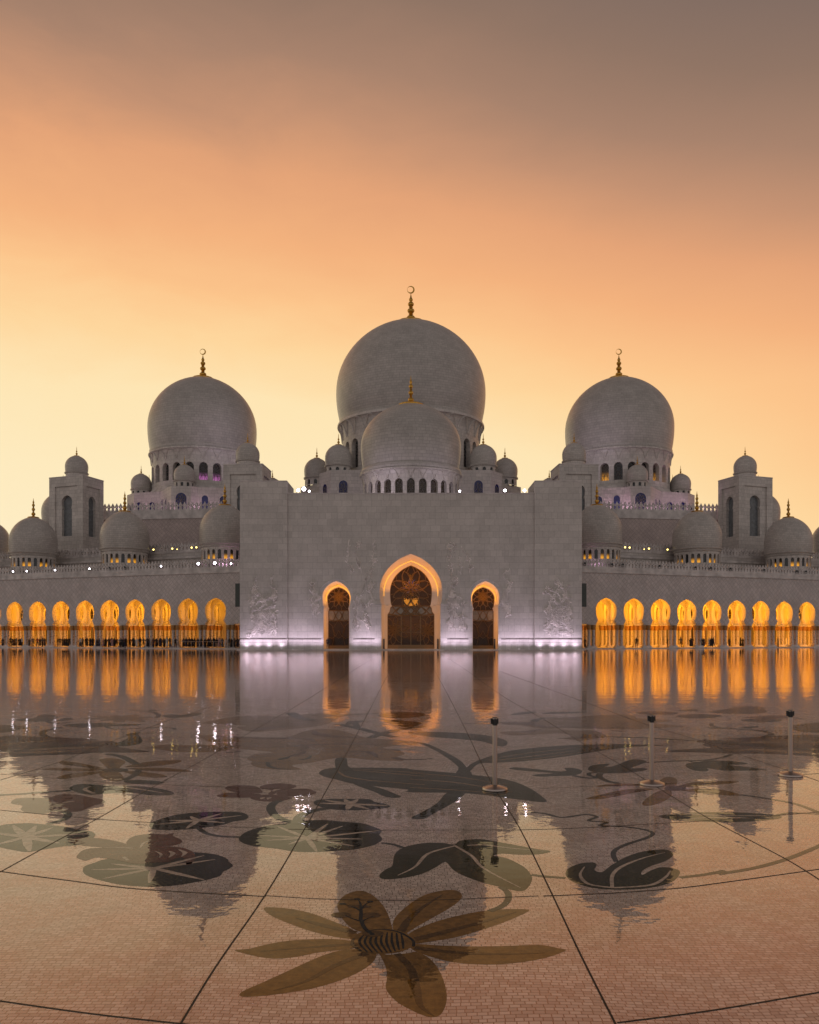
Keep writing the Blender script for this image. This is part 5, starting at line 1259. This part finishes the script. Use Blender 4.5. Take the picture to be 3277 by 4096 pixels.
# great green blades
gl = inlay('blade_leaf_inlay', 'f_leaf', [('F5', [(912, 600), (940, 575), (1000, 562), (1150, 558), (1400, 558), (1600, 563)], [('F2', [(0, 503), (200, 520), (400, 545), (500, 580), (560, 620), (572, 642), (450, 630), (250, 605), (0, 600)]), ('F5', [(1600, 728), (1500, 715), (1200, 685), (1050, 650), (950, 625)])])], 0, None, 'great green blade-shaped leaf inlay across the middle of the court')
strips('leaf_veins', 'f_tan', [('F5', [(1060, 585), (1120, 625), (1300, 655), (1725, 690)], (.02, .07, .03)), ('F5', [(1130, 572), (1400, 595), (1725, 625)], (.02, .06, .04)), ('F5', [(1160, 565), (1400, 580), (1725, 600)], (.02, .05, .04)), ('F2', [(0, 545), (200, 560), (430, 600)], (.04, .06, .02)), ('F2', [(0, 520), (200, 535), (400, 570)], (.04, .05, .01)), ('F2', [(0, 580), (150, 588), (350, 603)], (.03, .05, .02))], 1, gl)
inlay('stem_inlay', 'f_leaf', [('F5', [(1040, 490), (1080, 482), (1125, 488), (1135, 545), (1180, 575), (1060, 575), (1035, 530)]), ('F5', [(1170, 676), (1280, 690), (1400, 720), (1500, 760), (1543, 780), (1500, 790), (1420, 780), (1330, 740), (1230, 705)]), ('F2', [(235, 598), (190, 640), (100, 690), (60, 712), (5, 710), (40, 690), (110, 650), (160, 600)]), ('F2', [(20, 388), (70, 395), (150, 430), (210, 465), (235, 490), (262, 528), (195, 523), (205, 495), (150, 450), (80, 410)])], 1, None, 'thick green stem inlay crossing the great blade leaf')
g2_ = inlay('blade_leaf_inlay', 'f_leaf', [('F2', [(240, 495), (290, 465), (400, 430), (500, 415), (650, 403), (800, 398), (950, 398), (1080, 402), (960, 408), (880, 415), (780, 430), (650, 450), (500, 467), (380, 475), (290, 480), (255, 510)])], 0, None, 'long green blade leaf inlay passing behind the nearest barrier post')
strips('leaf_veins', 'f_tan', [('F2', [(330, 470), (500, 450), (850, 405)], (.02, .07, .02)), ('F2', [(340, 460), (500, 435), (800, 402)], (.02, .06, .02)), ('F2', [(420, 470), (600, 450), (830, 415)], (.02, .06, .02))], 1, g2_)
inlay('blade_leaf_inlay', 'f_leaf', [('F2', [(0, 345), (100, 345), (220, 350), (320, 360), (390, 375), (412, 390), (400, 405), (370, 405), (300, 385), (200, 375), (80, 365), (0, 352)])], 0, None, 'curved green blade leaf inlay ending at the nearest barrier post')
inlay('leaf_inlay', 'f_green', [('F5', [(1410, 195), (1500, 192), (1620, 205), (1680, 230), (1600, 248), (1530, 240), (1440, 215)])], 0, None, 'small dark leaf inlay in the reflection of the main arch')
inlay('leaf_inlay', 'f_stem', [('F5', [(1115, 240), (1130, 205), (1190, 198), (1265, 200), (1215, 215), (1235, 250), (1180, 248), (1165, 225)])], 1, None, 'dark curled inlay beside the tan flower')
# tan lilies
tl = inlay('flower_inlay', 'f_tan', [('F5', [(0, 308), (300, 318), (600, 330), (700, 315), (780, 285), (900, 262), (1050, 268), (1180, 300), (1290, 330), (1500, 345), (1700, 370), (1550, 385), (1400, 405), (1540, 430), (1570, 455), (1500, 480), (1560, 505), (1330, 500), (1100, 480), (950, 500), (850, 520), (700, 540), (780, 570), (600, 572), (450, 558), (390, 530), (400, 510), (360, 490), (420, 455), (560, 440), (420, 425), (250, 405), (100, 370), (30, 340)]),
 ('F5', [(-368, 395), (-250, 380), (-100, 385), (150, 385), (250, 410), (150, 432), (0, 440), (-200, 435), (-340, 412)]), ('F5', [(20, 215), (200, 175), (400, 160), (600, 165), (750, 155), (900, 140), (1100, 145), (1440, 137), (1300, 150), (1100, 162), (1000, 215), (900, 240), (700, 262), (500, 278), (400, 285), (280, 250), (350, 235), (60, 222)])], 0, None, 'sprawling tan lily inlay left of centre')
strips('petal_lines', 'f_mauve', [('F5', [(60, 315), (350, 328), (600, 332), (800, 335), (880, 352)], (.02, .22, .05)), ('F5', [(340, 395), (600, 400), (800, 385), (1100, 375), (1500, 375), (1640, 352)], (.03, .16, .03)), ('F5', [(880, 275), (900, 300), (1050, 320), (1250, 325)], (.05, .3, .05)), ('F5', [(420, 272), (500, 255), (700, 235), (900, 215)], (.3, .25, .05)), ('F5', [(60, 215), (300, 205), (700, 210), (900, 212)], (.05, .12, .05)), ('F5', [(200, 178), (450, 172), (700, 180), (950, 205)], (.05, .1, .1)),
 ('F5', [(1390, 415), (1500, 420), (1540, 438)], (.03, .1, .02)), ('F5', [(1485, 478), (1560, 495), (1725, 492)], (.15, .14, .03)), ('F5', [(1120, 430), (1300, 440), (1360, 480)], (.03, .16, .03)), ('F5', [(760, 420), (800, 440), (700, 470), (880, 460)], (.03, .12, .03)), ('F5', [(-350, 405), (-180, 402), (60, 396), (140, 388)], (.03, .08, .03)), ('F5', [(460, 400), (700, 395), (830, 400), (740, 430)], (.03, .08, .03)), ('F5', [(650, 365), (780, 362), (830, 372)], (.03, .08, .03))], 1, tl)
strips('dark_tips', 'f_stem', [('F5', [(590, 498), (640, 488), (695, 470)], (.03, .16, .03)), ('F5', [(750, 498), (820, 490), (850, 466)], (.02, .09, .04)), ('F5', [(290, 475), (400, 478), (525, 470)], (.02, .07, .02)), ('F5', [(520, 515), (530, 545), (600, 565), (770, 572)], (.06, .09, .01)), ('F5', [(200, 440), (260, 438), (340, 428)], (.09, .07, .01)), ('F5', [(150, 415), (220, 398), (320, 385)], (.09, .07, .02))], 2, tl)
t2 = inlay('flower_inlay', 'f_tan', [('F8', [(280, 250), (400, 240), (560, 238), (640, 225), (780, 230), (900, 235), (1000, 232), (1080, 260), (1100, 285), (1000, 300), (900, 315), (800, 300), (740, 292), (860, 290), (780, 258), (600, 262), (400, 272)]), ('F8', [(300, 180), (450, 172), (560, 165), (700, 140), (860, 130), (1000, 120), (1180, 112), (1320, 120), (1340, 140), (1480, 145), (1600, 160), (1480, 180), (1725, 205), (1500, 215), (1300, 225), (1000, 222), (800, 215), (620, 222), (450, 195), (330, 190)])], 0, None, 'sprawling tan lily inlay right of centre beyond the posts')
strips('petal_lines', 'f_mauve', [('F8', [(420, 245), (520, 240), (600, 225)], (.05, .2, .05)), ('F8', [(730, 295), (850, 290), (930, 285), (940, 262)], (.03, .2, .1)), ('F8', [(720, 128), (850, 138), (900, 160)], (.05, .15, .05)), ('F8', [(1100, 188), (1250, 190), (1380, 192)], (.03, .15, .03)), ('F8', [(1110, 202), (1250, 207), (1390, 205)], (.03, .15, .03)), ('F8', [(560, 215), (700, 205), (1000, 205), (1200, 215)], (.03, .2, .1)), ('F8', [(330, 178), (500, 182), (640, 210)], (.1, .35, .1)), ('F8', [(1120, 230), (1200, 240), (1270, 242)], (.03, .12, .03))], 1, t2)
# ochre flower, left and right
def ochre_flower(polys, crop, c, rx, ry, label, extra):
    o = inlay('flower_inlay', 'f_ochre', polys, 0, None, label); inlay('flower_heart', 'f_ochredk', [(crop, ell(c[0], c[1], rx, ry))], 1, o)
    strips('heart_stripes', 'f_black', [(crop, [(c[0]-rx*.8+k*rx*.4, c[1]+ry*.7), (c[0]-rx*.4+k*rx*.3, c[1]), (c[0]-rx*.1+k*rx*.25, c[1]-ry*.7)], (.02, .05, .02)) for k in range(5)], 2, o)
    strips('petal_veins', 'f_ochredk', extra, 1, o)
ochre_flower([('F4', [(450, 515), (500, 508), (600, 520), (700, 540), (800, 562), (700, 562), (580, 545), (480, 535)]), ('F4', [(320, 568), (450, 560), (600, 562), (795, 568), (700, 585), (550, 583), (400, 578)]), ('F4', [(760, 500), (790, 488), (860, 485), (930, 495), (962, 515), (930, 545), (900, 568), (830, 565), (790, 530)]), ('F4', [(960, 550), (1080, 522), (1200, 505), (1340, 500), (1395, 503), (1350, 525), (1200, 545), (1050, 555)]), ('F4', [(970, 565), (1120, 558), (1280, 560), (1420, 575), (1470, 588), (1300, 588), (1120, 580)]), ('F4', [(940, 585), (1060, 585), (1180, 600), (1260, 615), (1280, 628), (1200, 635), (1080, 625), (980, 600)]), ('F4', [(780, 590), (900, 588), (950, 640), (900, 665), (820, 650), (765, 620)]), ('F4', [(450, 625), (560, 600), (700, 590), (800, 582), (740, 605), (600, 630), (480, 645), (435, 642)])], 'F4', (880, 577), 105, 16, 'ochre flower inlay at the left', [('F4', [(460, 518), (600, 540), (760, 563)], (.02, .08, .05)), ('F4', [(860, 500), (850, 530), (880, 560)], (.05, .12, .05)), ('F4', [(1350, 508), (1180, 530), (1000, 553)], (.02, .08, .05)), ('F4', [(1400, 580), (1200, 570), (1000, 566)], (.02, .06, .05))])
ochre_flower([('F8', [(1025, 665), (1100, 648), (1230, 640), (1400, 650), (1300, 660), (1150, 662)]), ('F8', [(945, 755), (1050, 730), (1200, 695), (1380, 680), (1470, 685), (1300, 715), (1100, 755), (1000, 762)]), ('F8', [(1380, 790), (1420, 750), (1500, 700), (1590, 690), (1600, 740), (1520, 790), (1430, 812), (1390, 808)]), ('F8', [(1500, 640), (1540, 600), (1600, 592), (1645, 610), (1640, 650), (1590, 668)]), ('F6', [(620, 705), (760, 670), (950, 660), (1110, 663), (1040, 680), (850, 695), (700, 707)]), ('F6', [(660, 728), (850, 718), (1000, 730), (1130, 770), (1020, 770), (880, 760), (740, 742)])], 'F6', (620, 716), 85, 20, 'ochre flower inlay under the middle barrier post', [('F6', [(640, 700), (850, 680), (1050, 668)], (.05, .06, .01)), ('F8', [(990, 750), (1200, 710), (1400, 690)], (.02, .06, .05))])
# far motifs
def petals(cx, cy, rx, ry, n, crop, w=.12):
    out = []
    for k in range(n):
        a = 2*math.pi*k/n+.25; ca, sa = math.cos(a), math.sin(a); r = .75+.25*((k*5) % 3)/2
        P_ = []
        for t, s in ((.12, 0), (.35, w*.7), (.65, w), (.9, w*.6), (1, 0), (.9, -w*.6), (.65, -w), (.35, -w*.7)): P_.append((cx+rx*r*(t*ca-s*1.6*sa), cy+ry*r*(t*sa+s*1.6*ca)))
        out.append((crop, P_))
    return out
o = inlay('flower_inlay', 'f_tan', petals(930, 180, 300, 32, 9, 'F4'), 0, None, 'far tan flower inlay at the upper left of the court'); inlay('flower_heart', 'f_stem', [('F4', ell(910, 180, 45, 7))], 1, o)
for pts, lb in (([(122, 188), (180, 180), (260, 178), (300, 155), (380, 150), (437, 158), (440, 175), (400, 185), (430, 195), (500, 175), (565, 182), (520, 195), (400, 203), (250, 205), (150, 200)], 'far dark curled leaf inlay nearest the left edge'), ([(480, 238), (560, 222), (750, 215), (900, 215), (850, 224), (1000, 223), (1090, 228), (1000, 238), (860, 240), (700, 250), (600, 250)], 'far dark leaf inlay below the far tan flower'), ([(1235, 160), (1320, 150), (1390, 153), (1480, 138), (1550, 140), (1500, 160), (1400, 172), (1290, 175)], 'far dark leaf inlay right of the far tan flower'), ([(1135, 118), (1180, 112), (1230, 117), (1180, 124)], 'tiny far leaf inlay'), ([(965, 300), (1080, 287), (1060, 300), (1090, 340), (1080, 370), (1000, 390), (900, 395), (850, 388), (900, 365), (950, 350), (985, 320)], 'swan-necked dark leaf inlay at the left')):
    inlay('leaf_inlay', 'f_leaf', [('F4', pts)], 1, None, lb)
ms = inlay('flower_inlay', 'f_mauve', [('F4', [(-60, 350), (0, 325), (80, 310), (250, 318), (450, 325), (760, 345), (600, 355), (700, 360), (820, 350), (900, 365), (860, 385), (980, 410), (1150, 434), (1000, 442), (760, 440), (600, 455), (300, 464), (100, 475), (60, 440), (-40, 415)])], 0, None, 'big dark mauve flower inlay at the left edge')
strips('petal_lines', 'f_tan', [('F4', [(80, 420), (250, 415), (500, 408), (800, 405)], (.05, .35, .05)), ('F4', [(20, 380), (200, 365), (420, 350), (600, 352)], (.1, .3, .05)), ('F4', [(100, 445), (300, 440), (600, 432)], (.05, .3, .05)), ('F4', [(600, 357), (700, 360), (760, 350)], (.02, .25, .02))], 1, ms)
strips('petal_shades', 'f_pad', [('F4', [(100, 432), (300, 405), (600, 388), (850, 380)], (.05, .3, .05)), ('F4', [(0, 330), (150, 345), (400, 345), (640, 345)], (.1, .2, .03)), ('F4', [(60, 462), (300, 455), (700, 440), (1130, 436)], (.05, .15, .03))], 2, ms)
inlay('flower_inlay', 'f_ochredk', [('F4', [(-60, 245), (0, 233), (120, 232), (225, 248), (150, 265), (60, 285), (-40, 290)])], 0, None, 'brown flower inlay at the far left edge')
ms = inlay('flower_inlay', 'f_mauve', [('F6', [(780, 360), (850, 342), (900, 345), (1100, 340), (940, 335), (1200, 325), (1430, 312), (1760, 318), (1760, 475), (1600, 465), (1300, 452), (1000, 450), (760, 440), (560, 432), (760, 412), (900, 405), (830, 385), (850, 370)])], 0, None, 'big dark mauve flower inlay at the right edge')
strips('petal_lines', 'f_tan', [('F6', [(980, 355), (1050, 350), (1110, 352)], (.05, .22, .02)), ('F6', [(980, 430), (1200, 420), (1450, 432), (1725, 440)], (.05, .35, .1)), ('F6', [(1060, 378), (1300, 362), (1725, 365)], (.05, .25, .2)), ('F6', [(1400, 445), (1560, 440), (1725, 452)], (.05, .2, .1))], 1, ms)
strips('petal_shades', 'f_pad', [('F6', [(870, 365), (1100, 375), (1400, 395), (1700, 425)], (.1, .4, .1)), ('F6', [(570, 432), (900, 425), (1100, 415)], (.02, .2, .05))], 2, ms)
inlay('flower_inlay', 'f_ochredk', [('F6', [(1490, 242), (1560, 228), (1760, 212), (1760, 288), (1640, 284), (1560, 278)])], 0, None, 'brown flower inlay at the far right edge')
for pts, m_, lb in (([(630, 165), (700, 150), (830, 147), (960, 155), (975, 165), (880, 178), (720, 178)], 'f_pad', 'far lily pad inlay right of the middle barrier post'), ([(885, 128), (1000, 110), (1080, 95), (1250, 90), (1330, 128), (1250, 142), (1050, 145), (930, 138)], 'f_pad', 'largest of the far lily pad inlays at the right'), ([(1120, 195), (1200, 182), (1340, 178), (1440, 190), (1400, 205), (1250, 210)], 'f_pad', 'far lily pad inlay near the rightmost barrier post'), ([(320, 135), (420, 125), (560, 128), (650, 140), (560, 152), (400, 150)], 'f_maroon', 'far dark red flower inlay behind the middle barrier post'), ([(640, 117), (740, 108), (825, 117), (740, 126)], 'f_pad', 'smallest far lily pad inlay'), ([(1070, 92), (1200, 86), (1290, 92), (1310, 105), (1150, 100)], 'f_maroon', 'far dark red flower inlay over the largest far pad'), ([(1130, 175), (1300, 160), (1500, 158), (1480, 178), (1300, 178)], 'f_maroon', 'far dark red flower inlay left of the rightmost barrier post'), ([(860, 253), (960, 248), (1090, 256), (980, 264)], 'f_leaf', 'far slim leaf inlay'), ([(1125, 247), (1180, 242), (1250, 238), (1255, 250), (1180, 257)], 'f_leaf', 'far small leaf inlay')):
    inlay('lily_pad_inlay' if 'pad' in lb else 'flower_inlay' if 'flower' in lb else 'leaf_inlay', m_, [('F6', pts)], 1 if 'red' in lb else 0, None, lb)
for pts, lb in (([(370, 112), (450, 94), (560, 88), (570, 95), (480, 110), (390, 117)], 'far slim dark leaf inlay above the nearest barrier post'), ([(610, 100), (700, 94), (950, 94), (800, 104), (650, 107)], 'far slim dark leaf inlay right of the nearest barrier post')): inlay('leaf_inlay', 'f_leaf', [('F8', pts)], 0, None, lb)
inlay('flower_inlay', 'f_ochredk', [('S', [(1510, 2862), (1560, 2852), (1640, 2848), (1700, 2855), (1690, 2866), (1620, 2872), (1550, 2872)]), ('S', [(1560, 2890), (1640, 2885), (1690, 2893), (1640, 2905), (1575, 2902)])], 0, None, 'dark brown flower inlay in the reflection of the main arch')
ey = inlay('leaf_inlay', 'f_leaf', [('F6', [(490, 930), (600, 912), (750, 902), (950, 899), (1200, 905), (1400, 922), (1440, 938), (1380, 955), (1200, 970), (1000, 977), (800, 968), (600, 955)])], 0, None, 'eye-shaped leaf inlay below the rightmost barrier post')
strips('leaf_veins', 'f_pale', [('F6', [(560, 920), (700, 912), (1000, 925), (1380, 925)], (.01, .07, .01)), ('F6', [(650, 960), (900, 940), (1200, 945), (1400, 940)], (.01, .07, .01))], 1, ey)
# stems
strips('stem_inlay', 'f_stem', [('F3', [(778, 198), (830, 205), (878, 220)], .05), ('F3', [(1325, 400), (1358, 425), (1360, 460), (1330, 490), (1275, 512)], .055), ('F9', [(835, 287), (900, 295), (992, 302)], .055), ('F9', [(1518, 300), (1640, 285), (1725, 268)], .055), ('F2', [(1300, 945), (1450, 920), (1600, 878), (1760, 812)], .06), ('F7', [(1248, 258), (1300, 290), (1400, 308), (1515, 312)], .06),
 ('F7', [(400, 150), (428, 168), (400, 200), (300, 232)], .09), ('F5', [(615, 808), (560, 835), (545, 880), (600, 940), (735, 985)], .11), ('F5', [(985, 868), (860, 890), (770, 930), (745, 990)], .13), ('F4', [(820, 452), (940, 475), (1050, 532)], .14), ('F4', [(1065, 575), (1030, 615), (950, 655)], .11), ('F4', [(-20, 768), (150, 760), (350, 745), (545, 733)], .10), ('F4', [(480, 250), (350, 272), (325, 300), (362, 323)], .14), ('F4', [(360, 205), (430, 218), (540, 210)], .1), ('F4', [(800, 240), (900, 262), (1200, 248), (1330, 255), (1340, 265)], .08), ('F4', [(1000, 115), (1150, 128), (1215, 150), (1200, 175)], .12),
 ('F8', [(850, 580), (950, 598), (1060, 597)], .09), ('F8', [(1060, 562), (1050, 590), (1120, 625), (1210, 640)], .10), ('F8', [(1030, 556), (975, 562), (980, 580), (1050, 598)], .07), ('F6', [(400, 520), (600, 508), (850, 500), (980, 480), (1055, 457)], .08), ('F6', [(725, 505), (760, 515), (820, 517)], .07), ('F6', [(1120, 765), (1360, 800), (1560, 840), (1725, 905), (1800, 950)], .075), ('F6', [(880, 970), (1300, 940), (1500, 905), (1725, 915)], .05),
 ('F2', [(510, 685), (570, 690), (640, 706), (740, 694), (788, 704), (755, 720), (830, 727), (800, 741), (900, 745), (1005, 762), (1015, 785), (900, 825), (858, 855), (870, 893)], .05), ('F6', [(80, 320), (400, 330), (780, 352)], .12), ('F6', [(1050, 258), (1250, 272), (1340, 290), (1355, 305), (1300, 322)], .13), ('F6', [(905, 218), (900, 235), (960, 250)], .1), ('F6', [(1430, 175), (1550, 176), (1600, 186)], .1), ('F5', [(1060, 225), (1230, 260), (1390, 300), (1500, 325)], .22), ('F5', [(1310, 330), (1390, 300), (1550, 262), (1725, 240)], .22), ('F5', [(690, 135), (720, 150), (760, 175), (860, 195)], .3), ('F8', [(550, 170), (570, 150), (660, 138), (760, 140)], .2), ('F8', [(0, 182), (230, 175), (420, 172)], .12), ('F2', [(0, 462), (50, 462), (95, 457)], .06)], 2, None, 'thin dark stem inlays winding between the flowers')
# movement joints of the court
strips('joint_line', 'f_joint', [('V', [(378, 2160), (455, 2035), (560, 1883), (655, 1722), (740, 1568), (812, 1430), (830, 1395)], .013), ('V', [(1298, 2160), (1225, 2015), (1165, 1888), (1095, 1745), (1035, 1648), (975, 1525), (928, 1435), (905, 1395)], .013),
 ('F1', [(0, 935), (200, 825), (410, 710), (620, 590), (860, 460), (1030, 360), (1240, 240), (1370, 160), (1590, 22)], .015), ('F1', [(0, 548), (240, 475), (430, 400), (700, 300), (900, 235)], .018), ('F2', [(1760, 990), (1600, 890), (1400, 785), (1250, 705), (1060, 590), (900, 490), (740, 400), (560, 290), (400, 200), (230, 80), (130, 18)], .015), ('F2', [(1760, 566), (1600, 510), (1370, 435), (1200, 375), (1000, 315), (820, 250), (600, 170), (380, 90)], .018),
 ('V', [(-30, 1829), (0, 1835), (150, 1855), (300, 1873), (560, 1888)], .016), ('F3', [(240, 440), (480, 455), (780, 462), (1050, 460), (1500, 442)], .010), ('F9', [(890, 385), (1200, 372), (1500, 350), (1725, 322), (2100, 270), (2200, 255)], .016), ('F7', [(-20, 140), (130, 155), (400, 180), (650, 202), (940, 220), (1250, 240), (1725, 258)], .013), ('F3', [(350, 135), (560, 139), (780, 140), (1350, 138)], .011), ('F2', [(410, 760), (700, 752), (1050, 732), (1400, 710), (1760, 680)], .014),
 ('F4', [(-20, 606), (450, 640), (900, 675), (1260, 690), (1725, 705)], .013), ('F5', [(0, 700), (400, 715), (880, 728), (1170, 728)], .012), ('V', [(-20, 2104), (0, 2108), (200, 2136), (400, 2158)], .014), ('V', [(1300, 2154), (1500, 2128), (1725, 2090), (1760, 2084)], .014), ('F8', [(600, 680), (1000, 662), (1725, 636)], .012), ('F6', [(1590, 612), (1760, 600)], .02), ('F6', [(130, 500), (400, 488), (700, 470), (1000, 458)], .014)], 3, None, 'thin dark movement joints in the court floor')
